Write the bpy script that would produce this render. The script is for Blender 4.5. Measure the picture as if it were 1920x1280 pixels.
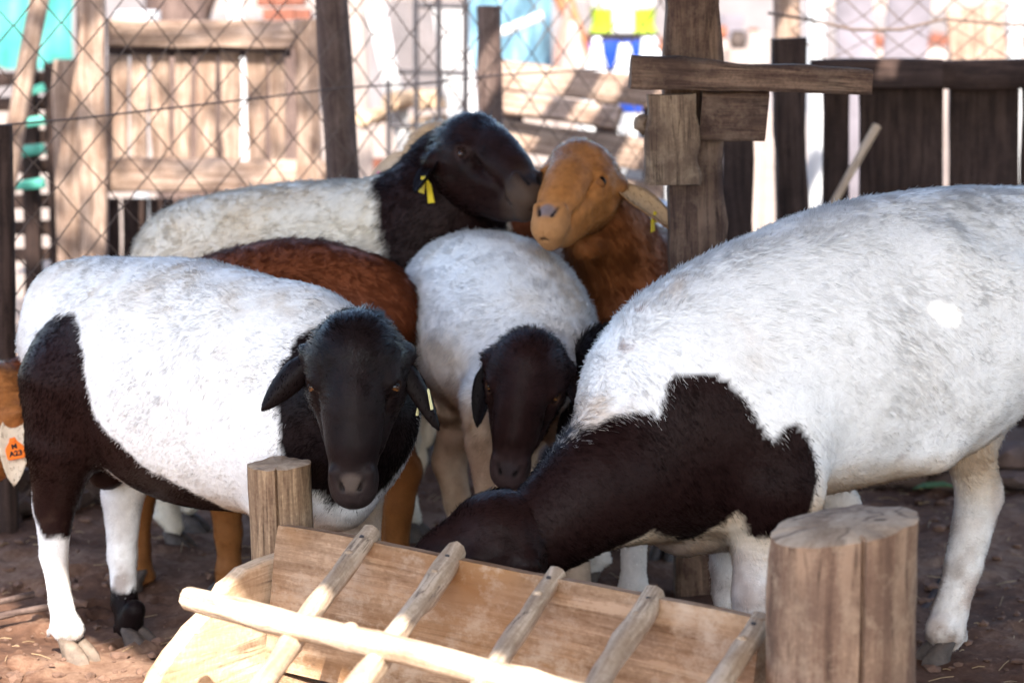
import bpy, math, random
import numpy as np
from mathutils import Vector, Matrix
random.seed(7); rng = np.random.default_rng(11)
for o in list(bpy.data.objects): bpy.data.objects.remove(o)
scene = bpy.context.scene
COL = scene.collection
R = math.radians

# ------------------------------------------------------------------ camera, sky, sun, exposure
CAM = np.array([0.0, 0.0, 1.30]); FPX = 4533.0; PITCH = math.atan(715 / FPX)
cam = bpy.data.cameras.new('camera'); camo = bpy.data.objects.new('camera', cam); COL.objects.link(camo)
cam.sensor_width = 36; cam.lens = 85.0; cam.clip_start = 0.05; cam.clip_end = 2000
camo.location = CAM; camo.rotation_euler = (math.pi / 2 - PITCH, 0, 0)
cam.dof.use_dof = True; cam.dof.focus_distance = 4.12; cam.dof.aperture_fstop = 3.8; cam.dof.aperture_blades = 9
scene.camera = camo
SUN = np.array([-0.03, 0.755, -0.655]); SUN = SUN / np.linalg.norm(SUN)      # direction the light travels
world = bpy.data.worlds.new('World'); scene.world = world; world.use_nodes = True
wn = world.node_tree.nodes; wl = world.node_tree.links
sky = wn.new('ShaderNodeTexSky'); sky.sky_type = 'NISHITA'; sky.sun_disc = False
sky.sun_elevation = math.asin(-SUN[2]); sky.sun_rotation = math.atan2(-SUN[0], -SUN[1])
sky.air_density = 1.0; sky.dust_density = 1.5
wl.new(sky.outputs[0], wn['Background'].inputs[0]); wn['Background'].inputs[1].default_value = 0.15
sun = bpy.data.lights.new('sun', 'SUN'); suno = bpy.data.objects.new('sun', sun); COL.objects.link(suno)
sun.energy = 4.6; sun.angle = R(0.6); sun.color = (1.0, 0.93, 0.83)
suno.rotation_euler = Vector(SUN).to_track_quat('-Z', 'Y').to_euler(); suno.location = (0, -3, 6)
vs = scene.view_settings; vs.view_transform = 'Standard'; vs.look = 'None'; vs.gamma = 1.0; vs.use_curve_mapping = False
vs.exposure = 2.0
scene.render.engine = 'CYCLES'
scene.cycles_curves.shape = 'RIBBONS'

# ------------------------------------------------------------------ geometry helpers
FWD = np.array([0, math.cos(PITCH), -math.sin(PITCH)]); UPV = np.array([0, math.sin(PITCH), math.cos(PITCH)]); RT = np.array([1.0, 0, 0])
def W(px, py, d):
    "world point at distance d (metres along world Y) seen towards photo pixel (px, py)"
    v = FWD + RT * (px - 960) / FPX + UPV * (640 - py) / FPX
    return CAM + v * (d / v[1])
def PX(px, d): return px * d / FPX
def nrm(v): v = np.asarray(v, float); return v / (np.linalg.norm(v) + 1e-12)
def V(*a): return np.array(a, float)
def hash3(ix, iy, iz, seed):
    h = (ix.astype(np.int64) * 374761393 + iy.astype(np.int64) * 668265263 + iz.astype(np.int64) * 2147483647 + seed * 974634531) & 0xffffffff
    h = ((h ^ (h >> 13)) * 1274126177) & 0xffffffff
    return ((h ^ (h >> 16)) & 0xffff) / 65535.0
def vnoise(P, sc, seed=0):
    "smooth value noise in -1..1"
    Q = np.asarray(P) * sc; I = np.floor(Q).astype(np.int64); f = Q - I; f = f * f * (3 - 2 * f)
    r = 0
    for dx in (0, 1):
        for dy in (0, 1):
            for dz in (0, 1):
                w = (f[:, 0] if dx else 1 - f[:, 0]) * (f[:, 1] if dy else 1 - f[:, 1]) * (f[:, 2] if dz else 1 - f[:, 2])
                r = r + w * hash3(I[:, 0] + dx, I[:, 1] + dy, I[:, 2] + dz, seed)
    return r * 2 - 1
def fbm(P, sc, seed=0, o=3):
    r = 0; a = 1; t = 0
    for k in range(o): r = r + a * vnoise(P, sc * 2 ** k, seed + k); t += a; a *= .5
    return r / t
def empty(name, loc, label=None, cat=None, group=None, kind=None):
    o = bpy.data.objects.new(name, None); COL.objects.link(o); o.location = loc; o.empty_display_size = .1
    return tag(o, label, cat, group, kind)
def tag(o, label=None, cat=None, group=None, kind=None):
    if label: o['label'] = label
    if cat: o['category'] = cat
    if group: o['group'] = group
    if kind: o['kind'] = kind
    return o
def base_of(o):
    p = np.zeros(3); q = o
    while q is not None: p += np.array(q.location); q = q.parent
    return p
class MB:
    "collects shapes (world coordinates) and links them as ONE mesh object; every vertex keeps grain coordinates"
    def __init__(s): s.v = []; s.f = []; s.g = []; s.n = 0
    def add(s, v, f, g=None):
        v = np.asarray(v, float)
        s.v.append(v); s.g.append(v if g is None else np.asarray(g, float))
        s.f += [tuple(i + s.n for i in q) for q in f]; s.n += len(v)
    def tube(s, pts, rad, n=8, ns=0.0, caps=True, seed=None, lat=None, flat=1.0, rot=0.0, capn=1, notch=None):
        pts = np.asarray(pts, float); m = len(pts); rad = np.broadcast_to(np.asarray(rad, float), (m,))
        seed = random.randint(0, 9999) if seed is None else seed
        t = np.gradient(pts, axis=0); t /= np.linalg.norm(t, axis=1)[:, None] + 1e-12
        ref = np.array([0, 0, 1.0]) if lat is None else np.asarray(lat, float)
        if lat is None and abs(np.mean(t[:, 2])) > .8: ref = np.array([0, -1.0, 0])
        L = np.concatenate([[0], np.cumsum(np.linalg.norm(np.diff(pts, axis=0), axis=1))])
        ang = np.arange(n) / n * 2 * math.pi + rot
        vs_, gs = [], []; off = np.array([random.random() * 50 for _ in range(3)])
        for i in range(m):
            a = np.cross(ref, t[i]); a /= np.linalg.norm(a) + 1e-12; b = np.cross(t[i], a)
            c = np.cos(ang)[:, None] * a + np.sin(ang)[:, None] * b * flat
            r = np.full(n, rad[i])
            if ns: r = r * (1 + ns * vnoise(c * 1.3 + L[i] / max(rad.max(), 1e-3) * .5 * np.array([0, 0, 1.0]) + seed, 1.6, seed) + .5 * ns * vnoise(c * 3 + L[i] * 9 + seed, 1.9, seed + 1))
            if notch is not None:
                k, dep = notch; r[k] -= dep * (1 if i else 1)
            vs_.append(pts[i] + c * r[:, None])
            gs.append(np.stack([np.full(n, L[i]), np.cos(ang) * r, np.sin(ang) * r], 1) + off)
        v = np.concatenate(vs_); g = np.concatenate(gs); f = []
        for i in range(m - 1):
            for j in range(n):
                k = (j + 1) % n; f.append((i * n + j, i * n + k, (i + 1) * n + k, (i + 1) * n + j))
        if caps:
            for e, (i, p) in enumerate(((0, pts[0]), (m - 1, pts[-1]))):
                b0 = len(v); sgn = -1 if e == 0 else 1
                cen = p + t[i] * sgn * rad[i] * .06
                v = np.concatenate([v, v[i * n:(i + 1) * n] * .9 + .1 * cen + t[i] * sgn * rad[i] * .03, cen[None]])
                g = np.concatenate([g, g[i * n:(i + 1) * n], (off + [L[i], 0, 0])[None]])
                for j in range(n):
                    k = (j + 1) % n
                    q = (i * n + j, b0 + j, b0 + k, i * n + k); f.append(q if e == 0 else q[::-1])
                    q = (b0 + j, b0 + n, b0 + k); f.append(q if e == 0 else q[::-1])
        s.add(v, f, g)
    def board(s, p0, p1, w, th, side, ns=0.06, seg=8, w1=None, bev=.12, ends=.0):
        "plank from p0 to p1: width w along `side`, thickness th"
        p0 = np.asarray(p0, float); p1 = np.asarray(p1, float); t = nrm(p1 - p0); side = nrm(np.asarray(side, float) - t * np.dot(side, t)); nn = np.cross(t, side)
        w1 = w if w1 is None else w1; seed = random.randint(0, 9999); off = np.array([random.random() * 50 for _ in range(3)])
        b = min(w, th) * bev
        vs_, gs = [], []; LL = np.linalg.norm(p1 - p0)
        for i in range(seg + 1):
            u = i / seg; ww = (w + (w1 - w) * u) / 2; hh = th / 2
            cr = np.array([[-ww + b, -hh], [ww - b, -hh], [ww, -hh + b], [ww, hh - b], [ww - b, hh], [-ww + b, hh], [-ww, hh - b], [-ww, -hh + b]])
            q = np.stack([cr[:, 0], cr[:, 1], np.full(8, u * LL)], 1)
            k = ns * min(w, 3 * th)
            sgn = np.sign(cr[:, 0])
            cr = cr.copy(); e = vnoise(np.stack([sgn * 3, np.full(8, u * LL * 9), np.zeros(8)], 1) + seed, 1.0, seed) + .5 * vnoise(np.stack([sgn * 3, np.full(8, u * LL * 31), np.zeros(8)], 1) + seed, 1.0, seed + 3)
            cr[:, 0] += k * e; cr[:, 1] += .3 * k * vnoise(np.stack([cr[:, 0] * 20, np.full(8, u * LL * 7), np.ones(8)], 1) + seed, 1.0, seed + 5)
            ex = 0.0
            if ends and i in (0, seg): ex = ends
            along = u * LL + (ex * vnoise(np.stack([cr[:, 0] * 40, cr[:, 1] * 40, np.full(8, u)], 1) + seed, 1.0, seed + 7) if ex else 0)
            vs_.append(p0 + t * np.reshape(along * np.ones(8), (8, 1)) + side * cr[:, :1] + nn * cr[:, 1:])
            gs.append(np.stack([np.full(8, u * LL), cr[:, 0], cr[:, 1]], 1) + off)
        v = np.concatenate(vs_); g = np.concatenate(gs); f = []
        for i in range(seg):
            for j in range(8):
                k = (j + 1) % 8; f.append((i * 8 + j, i * 8 + k, (i + 1) * 8 + k, (i + 1) * 8 + j))
        f.append(tuple(range(7, -1, -1))); f.append(tuple(seg * 8 + j for j in range(8)))
        s.add(v, f, g)
    def prism(s, outline, vec, g=None):
        "extrude a 3D outline polygon by vec, with a grid-free fan of n-gon faces"
        o = np.asarray(outline, float); n = len(o); v = np.concatenate([o, o + np.asarray(vec)])
        f = [tuple(range(n - 1, -1, -1)), tuple(range(n, 2 * n))] + [(i, (i + 1) % n, n + (i + 1) % n, n + i) for i in range(n)]
        s.add(v, f, g)
    def blob(s, c, r, ns=.2, seed=None, lv=2):
        seed = random.randint(0, 9999) if seed is None else seed
        v, f = ICO[lv]; q = v * (1 + ns * vnoise(v * 1.0 + seed, 1.5, seed) + .4 * ns * vnoise(v + seed, 4.0, seed))[:, None]
        s.add(np.asarray(c) + q * np.asarray(r), f, q * np.asarray(r) + seed % 17)
    def build(s, name, mat, parent=None, smooth=True, auto=None, kind=None, label=None):
        me = bpy.data.meshes.new(name); v = np.concatenate(s.v); g = np.concatenate(s.g)
        if parent is not None: v = v - base_of(parent)
        me.from_pydata(v.tolist(), [], s.f)
        at = me.attributes.new('gc', 'FLOAT_VECTOR', 'POINT'); at.data.foreach_set('vector', g.astype(np.float32).ravel())
        me.materials.append(mat)
        if smooth: me.polygons.foreach_set('use_smooth', [True] * len(me.polygons))
        o = bpy.data.objects.new(name, me); COL.objects.link(o)
        if smooth and auto is not None: me.set_sharp_from_angle(angle=R(auto))
        if parent is not None: o.parent = parent
        me.update()
        if kind: o['kind'] = kind
        if label: o['label'] = label
        return o
def ico(sub):
    import bmesh
    bm = bmesh.new(); bmesh.ops.create_icosphere(bm, subdivisions=sub, radius=1)
    v = np.array([list(x.co) for x in bm.verts]); f = [tuple(q.index for q in x.verts) for x in bm.faces]; bm.free(); return v, f
ICO = {k: ico(k) for k in (1, 2, 3)}

# ------------------------------------------------------------------ materials
def mat(name):
    m = bpy.data.materials.new(name); m.use_nodes = True; nt = m.node_tree; b = nt.nodes['Principled BSDF']
    return m, nt, b
def N_(nt, t, **k):
    n = nt.nodes.new(t)
    for a, b in k.items(): setattr(n, a, b)
    return n
def ramp(nt, fac, stops):
    r = N_(nt, 'ShaderNodeValToRGB'); e = r.color_ramp.elements
    while len(e) < len(stops): e.new(.5)
    for x, (p, c) in zip(e, stops): x.position = p; x.color = (*c, 1)
    nt.links.new(fac, r.inputs[0]); return r.outputs[0]
def wood(name, dark, light, rough=.85, grain=1.0, bump=.5, stain=None, pale=None, crack=1.0):
    m, nt, b = mat(name); L = nt.links.new
    a = N_(nt, 'ShaderNodeAttribute', attribute_name='gc')
    mp = N_(nt, 'ShaderNodeMapping'); mp.inputs['Scale'].default_value = (3 * grain, 45 * grain, 45 * grain); L(a.outputs['Vector'], mp.inputs[0])
    n1 = N_(nt, 'ShaderNodeTexNoise'); n1.inputs['Scale'].default_value = 1.6; n1.inputs['Detail'].default_value = 8; n1.inputs['Roughness'].default_value = .7; n1.inputs['Distortion'].default_value = .6; L(mp.outputs[0], n1.inputs['Vector'])
    n2 = N_(nt, 'ShaderNodeTexNoise'); n2.inputs['Scale'].default_value = 9; n2.inputs['Detail'].default_value = 6; n2.inputs['Roughness'].default_value = .65; L(a.outputs['Vector'], n2.inputs['Vector'])
    n3 = N_(nt, 'ShaderNodeTexNoise'); n3.inputs['Scale'].default_value = 160; n3.inputs['Detail'].default_value = 4; L(a.outputs['Vector'], n3.inputs['Vector'])
    mx = N_(nt, 'ShaderNodeMath', operation='MULTIPLY_ADD'); L(n2.outputs[0], mx.inputs[0]); mx.inputs[1].default_value = .55; L(n1.outputs[0], mx.inputs[2])
    m3 = N_(nt, 'ShaderNodeMath', operation='MULTIPLY_ADD'); L(n3.outputs[0], m3.inputs[0]); m3.inputs[1].default_value = .25; L(mx.outputs[0], m3.inputs[2])
    mid = tuple((x + y) / 2 for x, y in zip(dark, light))
    c = ramp(nt, m3.outputs[0], [(.62, tuple(x * .55 for x in dark)), (.76, dark), (.92, mid), (1.1 if False else 1.0, light)])
    if stain:
        n4 = N_(nt, 'ShaderNodeTexNoise'); n4.inputs['Scale'].default_value = 5; n4.inputs['Detail'].default_value = 5; L(a.outputs['Vector'], n4.inputs['Vector'])
        mixc = N_(nt, 'ShaderNodeMix', data_type='RGBA'); f = ramp(nt, n4.outputs[0], [(.48, (0, 0, 0)), (.68, (1, 1, 1))]); L(f, mixc.inputs[0]); L(c, mixc.inputs[6]); mixc.inputs[7].default_value = (*stain, 1); c = mixc.outputs[2]
    if pale:
        n6 = N_(nt, 'ShaderNodeTexNoise'); n6.inputs['Scale'].default_value = 13; n6.inputs['Detail'].default_value = 8; n6.inputs['Roughness'].default_value = .75; L(a.outputs['Vector'], n6.inputs['Vector'])
        mixp = N_(nt, 'ShaderNodeMix', data_type='RGBA'); f = ramp(nt, n6.outputs[0], [(.50, (0, 0, 0)), (.66, (.85, .85, .85))]); L(f, mixp.inputs[0]); L(c, mixp.inputs[6]); mixp.inputs[7].default_value = (*pale, 1); c = mixp.outputs[2]
    mp2 = N_(nt, 'ShaderNodeMapping'); mp2.inputs['Scale'].default_value = (1.1 * grain, 30 * grain, 30 * grain); L(a.outputs['Vector'], mp2.inputs[0])
    n5 = N_(nt, 'ShaderNodeTexNoise'); n5.inputs['Scale'].default_value = 2.3; n5.inputs['Detail'].default_value = 3; L(mp2.outputs[0], n5.inputs['Vector'])
    cr = ramp(nt, n5.outputs[0], [(.470, (1, 1, 1)), (.497, (.28, .25, .24)), (.503, (.28, .25, .24)), (.525, (1, 1, 1))])
    mk = ramp(nt, n2.outputs[0], [(.45, (0, 0, 0)), (.62, (crack, crack, crack))])
    mxk = N_(nt, 'ShaderNodeMix', data_type='RGBA', blend_type='MULTIPLY'); L(mk, mxk.inputs[0]); L(c, mxk.inputs[6]); L(cr, mxk.inputs[7]); c = mxk.outputs[2]
    L(c, b.inputs['Base Color']); b.inputs['Roughness'].default_value = rough; b.inputs['Specular IOR Level'].default_value = .25
    bp = N_(nt, 'ShaderNodeBump'); bp.inputs['Strength'].default_value = bump; bp.inputs['Distance'].default_value = .006; L(m3.outputs[0], bp.inputs['Height']); L(bp.outputs[0], b.inputs['Normal'])
    return m
def plain(name, col, rough=.7, var=.2, sc=8, bump=.2, spec=.3, metal=0.0):
    m, nt, b = mat(name); L = nt.links.new
    a = N_(nt, 'ShaderNodeAttribute', attribute_name='gc')
    n = N_(nt, 'ShaderNodeTexNoise'); n.inputs['Scale'].default_value = sc; n.inputs['Detail'].default_value = 7; n.inputs['Roughness'].default_value = .65; L(a.outputs['Vector'], n.inputs['Vector'])
    c = ramp(nt, n.outputs[0], [(.3, tuple(x * (1 - var) for x in col)), (.7, tuple(min(1, x * (1 + var)) for x in col))])
    L(c, b.inputs['Base Color']); b.inputs['Roughness'].default_value = rough; b.inputs['Specular IOR Level'].default_value = spec; b.inputs['Metallic'].default_value = metal
    if bump:
        bp = N_(nt, 'ShaderNodeBump'); bp.inputs['Strength'].default_value = bump; bp.inputs['Distance'].default_value = .01; L(n.outputs[0], bp.inputs['Height']); L(bp.outputs[0], b.inputs['Normal'])
    return m
M = {}
M['gate'] = wood('weathered_pale_wood', (.15, .093, .066), (.35, .255, .20))
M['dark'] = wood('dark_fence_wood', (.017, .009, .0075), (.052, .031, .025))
M['post'] = wood('grey_brown_post', (.055, .034, .030), (.145, .10, .085))
M['bracket'] = wood('bracket_wood', (.060, .032, .024), (.19, .12, .082), stain=(.040, .021, .016), pale=(.17, .115, .082))
M['cleat'] = wood('cleat_wood', (.10, .062, .042), (.26, .18, .12), stain=(.075, .045, .033), pale=(.25, .18, .125))
M['trough'] = wood('trough_board_wood', (.19, .11, .062), (.40, .27, .175), grain=.55, stain=(.26, .135, .06), pale=(.44, .335, .245), crack=.2)
M['slab'] = wood('raw_slab_wood', (.38, .25, .15), (.62, .46, .32), grain=.6)
M['stick'] = wood('peeled_stick', (.30, .21, .14), (.56, .44, .33), bump=.3)
M['stump'] = wood('stump_wood', (.15, .09, .055), (.38, .26, .16), stain=(.24, .15, .085))
M['log'] = wood('foreground_log', (.14, .083, .056), (.31, .205, .138), stain=(.10, .056, .040), grain=.35, pale=(.34, .245, .17))
M['endgrain'] = wood('sawn_end_grain', (.22, .15, .10), (.42, .32, .235), grain=.12, stain=(.20, .125, .085), pale=(.46, .36, .27))
M['farwall'] = plain('far_plaster', (.15, .135, .14), .9, .2, 2, .2)
M['wire'] = plain('rusty_wire', (.11, .075, .06), .6, .3, 60, 0, .4, .4)
M['bar'] = plain('dark_iron_bar', (.045, .04, .045), .6, .3, 40, .1, .4, .3)
M['stone'] = plain('dark_stone', (.105, .07, .06), .9, .45, 14, .6)
M['brick'] = plain('red_brick', (.15, .055, .036), .9, .35, 25, .4)
M['teal'] = plain('teal_plastic', (.05, .24, .22), .5, .2, 4, .05)
M['crate'] = plain('green_crate_plastic', (.06, .27, .21), .45, .1, 6, .0)
M['whitep'] = plain('white_plastic', (.45, .45, .46), .5, .1, 5, .05)
M['sack'] = plain('pale_sack', (.27, .22, .20), .9, .12, 20, .3)
M['pinkcloth'] = plain('pinkish_cloth', (.24, .14, .115), .9, .2, 15, .3)
M['bluesheet'] = plain('light_blue_sheet', (.10, .19, .26), .5, .35, 5, .2)
M['blue'] = plain('blue_plastic', (.015, .05, .30), .45, .15, 6, .05)
M['darksack'] = plain('dark_cloth', (.06, .045, .04), .9, .3, 20, .3)
M['horn'] = plain('hoof_horn', (.075, .058, .05), .6, .45, 60, .4)
M['palehorn'] = plain('pale_hoof_horn', (.125, .092, .07), .6, .4, 60, .4)
M['yellowtag'] = plain('yellow_tag_plastic', (.62, .46, .02), .45, .1, 10, 0)
M['paletag'] = plain('pale_yellow_tag_plastic', (.68, .66, .36), .45, .1, 10, 0)
M['orangetag'] = plain('orange_tag_plastic', (.80, .17, .015), .45, .06, 10, 0)
M['pinktag'] = plain('pink_tag_plastic', (.66, .20, .30), .45, .1, 10, 0)
M['ink'] = plain('black_print', (.012, .012, .014), .7, .1, 10, 0)
M['roof'] = plain('corrugated_roof_iron', (.22, .20, .19), .6, .3, 6, .2, .4, .3)
M['clod'] = plain('soil_clod', (.135, .078, .055), .95, .4, 50, .5)
M['straw'] = plain('straw', (.36, .25, .14), .8, .3, 30, 0)
M['leaf'] = plain('green_leaf', (.05, .10, .03), .6, .3, 30, .1)
# soil
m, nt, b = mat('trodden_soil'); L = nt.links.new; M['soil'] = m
tc = N_(nt, 'ShaderNodeTexCoord')
n1 = N_(nt, 'ShaderNodeTexNoise'); n1.inputs['Scale'].default_value = 2.2; n1.inputs['Detail'].default_value = 10; n1.inputs['Roughness'].default_value = .68; L(tc.outputs['Object'], n1.inputs['Vector'])
n2 = N_(nt, 'ShaderNodeTexNoise'); n2.inputs['Scale'].default_value = 45; n2.inputs['Detail'].default_value = 8; n2.inputs['Roughness'].default_value = .75; L(tc.outputs['Object'], n2.inputs['Vector'])
mm = N_(nt, 'ShaderNodeMath', operation='MULTIPLY_ADD'); L(n2.outputs[0], mm.inputs[0]); mm.inputs[1].default_value = .5; L(n1.outputs[0], mm.inputs[2])
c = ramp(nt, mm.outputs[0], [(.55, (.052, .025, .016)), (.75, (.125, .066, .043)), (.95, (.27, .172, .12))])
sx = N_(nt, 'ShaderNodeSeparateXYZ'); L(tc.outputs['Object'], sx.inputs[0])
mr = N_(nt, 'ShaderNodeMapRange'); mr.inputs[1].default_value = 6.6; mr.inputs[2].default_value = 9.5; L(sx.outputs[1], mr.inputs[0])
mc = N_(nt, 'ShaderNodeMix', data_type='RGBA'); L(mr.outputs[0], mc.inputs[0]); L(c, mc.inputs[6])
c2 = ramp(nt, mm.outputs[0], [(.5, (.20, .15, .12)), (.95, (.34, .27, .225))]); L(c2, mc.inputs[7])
L(mc.outputs[2], b.inputs['Base Color']); b.inputs['Roughness'].default_value = .95; b.inputs['Specular IOR Level'].default_value = .12
bp = N_(nt, 'ShaderNodeBump'); bp.inputs['Strength'].default_value = .8; bp.inputs['Distance'].default_value = .012; L(mm.outputs[0], bp.inputs['Height']); L(bp.outputs[0], b.inputs['Normal'])
# coat (skin mesh) and fur strands
def coat(name, fur, spec=.045, rough=.45, trans=.5):
    m, nt, b = mat(name); L = nt.links.new
    a = N_(nt, 'ShaderNodeAttribute', attribute_name='coat')
    tc = N_(nt, 'ShaderNodeTexCoord')
    if not fur:
        n = N_(nt, 'ShaderNodeTexNoise'); n.inputs['Scale'].default_value = 70; n.inputs['Detail'].default_value = 6; n.inputs['Roughness'].default_value = .7; L(tc.outputs['Object'], n.inputs['Vector'])
        mr = N_(nt, 'ShaderNodeMapRange'); mr.inputs[3].default_value = .72; mr.inputs[4].default_value = 1.18; L(n.outputs[0], mr.inputs[0])
        mx = N_(nt, 'ShaderNodeMix', data_type='RGBA', blend_type='MULTIPLY'); mx.inputs[0].default_value = 1; L(a.outputs['Color'], mx.inputs[6]); L(mr.outputs[0], mx.inputs[7])
        L(mx.outputs[2], b.inputs['Base Color'])
        bp = N_(nt, 'ShaderNodeBump'); bp.inputs['Strength'].default_value = .5; bp.inputs['Distance'].default_value = .004; L(n.outputs[0], bp.inputs['Height']); L(bp.outputs[0], b.inputs['Normal'])
        b.inputs['Roughness'].default_value = .4; b.inputs['Specular IOR Level'].default_value = .07
    else:
        L(a.outputs['Color'], b.inputs['Base Color'])
        an = N_(nt, 'ShaderNodeAttribute', attribute_name='fn'); L(an.outputs['Vector'], b.inputs['Normal'])
        b.inputs['Roughness'].default_value = rough; b.inputs['Specular IOR Level'].default_value = spec
        tr_ = N_(nt, 'ShaderNodeBsdfTranslucent'); L(a.outputs['Color'], tr_.inputs[0]); L(an.outputs['Vector'], tr_.inputs['Normal'])
        ms = N_(nt, 'ShaderNodeMixShader'); ms.inputs[0].default_value = trans; L(b.outputs[0], ms.inputs[1]); L(tr_.outputs[0], ms.inputs[2]); L(ms.outputs[0], nt.nodes['Material Output'].inputs[0])
    return m
M['coat'] = coat('sheep_coat', False); M['fur'] = coat('sheep_fur', True); M['facefur'] = coat('sheep_face_hair', True, .11, .26, .05)
m, nt, b = mat('sheep_eye'); M['eye'] = m
a = N_(nt, 'ShaderNodeAttribute', attribute_name='coat'); nt.links.new(a.outputs['Color'], b.inputs['Base Color']); b.inputs['Roughness'].default_value = .08; b.inputs['Specular IOR Level'].default_value = .5

# ------------------------------------------------------------------ the ground: one sheet to the horizon
def axis(lo, hi, step, far_lo, far_hi):
    a = list(np.arange(lo, hi + 1e-6, step)); s = step
    while a[-1] < far_hi: s *= 1.25; a.append(a[-1] + s)
    s = step
    while a[0] > far_lo: s *= 1.25; a.insert(0, a[0] - s)
    return np.array(a)
PRINTS = [(random.uniform(-1.5, 1.5), random.uniform(3.9, 6.3), random.uniform(.024, .036), random.uniform(0, 6.28)) for _ in range(240)]
def ground_z(x, y):
    P = np.stack([x, y, np.zeros_like(x)], 1)
    near = np.clip(1 - np.maximum(np.abs(x) - 2.5, 0) / 3, 0, 1) * np.clip(1 - np.maximum(y - 7, 0) / 4, 0, 1)
    h = .018 * vnoise(P, 2.3, 3) + .012 * vnoise(P, 6.5, 4) + .007 * np.abs(vnoise(P, 17, 5)) + .0045 * vnoise(P, 38, 6)
    for (hx, hy, hr, ha) in PRINTS:
        m_ = (np.abs(x - hx) < .09) & (np.abs(y - hy) < .09)
        if m_.any():
            dx = x[m_] - hx; dy = y[m_] - hy; u = (dx * math.cos(ha) + dy * math.sin(ha)) / (hr * 1.35); w = (-dx * math.sin(ha) + dy * math.cos(ha)) / hr; q = np.hypot(u, w)
            h[m_] += np.where(q < 1, -.016 * (1 - q ** 4) + .010 * np.exp(-(w / .16) ** 2) * (1 - q), .007 * np.exp(-((q - 1.15) / .28) ** 2))
    return (h - .012) * near
gx = axis(-1.7, 1.7, .018, -500, 500); gy = axis(3.6, 6.4, .018, -300, 900)
X, Y = np.meshgrid(gx, gy); X = X.ravel(); Y = Y.ravel(); nx = len(gx); ny = len(gy)
gv = np.stack([X, Y, ground_z(X, Y)], 1)
i0 = (np.arange(ny - 1)[:, None] * nx + np.arange(nx - 1)[None]).ravel()
gf = np.stack([i0, i0 + 1, i0 + 1 + nx, i0 + nx], 1)
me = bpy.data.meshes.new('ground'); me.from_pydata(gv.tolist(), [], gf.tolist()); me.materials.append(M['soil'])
me.polygons.foreach_set('use_smooth', [True] * len(me.polygons))
go = bpy.data.objects.new('ground', me); COL.objects.link(go); go['kind'] = 'structure'; go['label'] = 'bare trodden brown soil of the pen with pale dust beyond'
# clods, droppings and straw lying on the soil: nobody could count them
mb = MB()
for k in range(3200):
    y = 3.6 + 2.9 * random.random() ** 1.1; x = (random.random() * 2 - 1) * y * .27
    r = .0025 + .014 * random.random() ** 5
    z = float(ground_z(np.array([x]), np.array([y]))[0])
    mb.blob((x, y, z + r * .3), (r * random.uniform(.8, 1.6), r * random.uniform(.8, 1.4), r * .7), .35, lv=1)
mb.build('soil_clods', M['clod'], kind='stuff', smooth=False, label='small clods and droppings scattered over the soil')
mb = MB()
for k in range(700):
    y = 3.7 + 2.4 * random.random(); x = (random.random() * 2 - 1) * y * .26; z = float(ground_z(np.array([x]), np.array([y]))[0]) + .006
    a = random.random() * 6.28; l = random.uniform(.01, .06); d = V(math.cos(a), math.sin(a), random.uniform(-.15, .25)) * l
    p = V(x, y, z); mb.tube([p, p + d * .5 + V(0, 0, .002), p + d], .0009, 3, caps=False)
mb.build('straw_bits', M['straw'], kind='stuff', label='bits of straw and dry stalks strewn on the soil')

# ------------------------------------------------------------------ shade roof overhead (above the frame), with gaps that let sun patches through
ZR = 2.35
def to_roof(p): p = np.asarray(p, float); t = (ZR - p[2]) / SUN[2]; return (p + SUN * t)[:2]
roof = empty('shade_roof', (1.2, 4.0, ZR), 'low corrugated iron shade roof above the sheep pen', 'roof')
cu = bpy.data.curves.new('sheet', 'CURVE'); cu.dimensions = '2D'; cu.fill_mode = 'BOTH'; cu.extrude = .004
def spl(pts):
    s = cu.splines.new('POLY'); s.points.add(len(pts) - 1); s.use_cyclic_u = True
    for q, p in zip(s.points, pts): q.co = (p[0] - 1.2, p[1] - 4.0, 0, 1)
spl([(-3.2, 5.12), (4.5, 5.12), (4.5, -3.0), (3.35, -3.0), (-3.05, 4.68)])
spl([to_roof(W(a, b_, 4.02)) for a, b_ in ((1750, 545), (1768, 538), (1790, 538), (1806, 536), (1812, 548), (1808, 556), (1800, 568), (1782, 570), (1764, 562))])
for (a0, b0, a1, b1, w) in ((1672, 100, 1653, 170, 18),):
    spl([to_roof(W(a0 - w, b0, 6.55)), to_roof(W(a0 + w, b0, 6.55)), to_roof(W(a1 + w, b1, 6.55)), to_roof(W(a1 - w, b1, 6.55))])
co = bpy.data.objects.new('tmp', cu); COL.objects.link(co); bpy.context.view_layer.update()
me = bpy.data.meshes.new_from_object(co.evaluated_get(bpy.context.evaluated_depsgraph_get())); bpy.data.objects.remove(co)
me.materials.clear(); me.materials.append(M['roof']); so = bpy.data.objects.new('sheet', me); COL.objects.link(so); so.parent = roof
for x0 in (-.35, -.12, .10, .22, .40, .56, .66):                     # unseen battens added past the roof edge to stripe the plank wall with shadow
    w = .05 + .06 * random.random(); mb = MB(); mb.board((x0, 4.9, ZR + .03), (x0 + .75, 6.35, ZR + .03), w, .04, (1, 0, 0), seg=3); mb.build('shadow_batten', M['post'], roof, auto=40)

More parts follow.
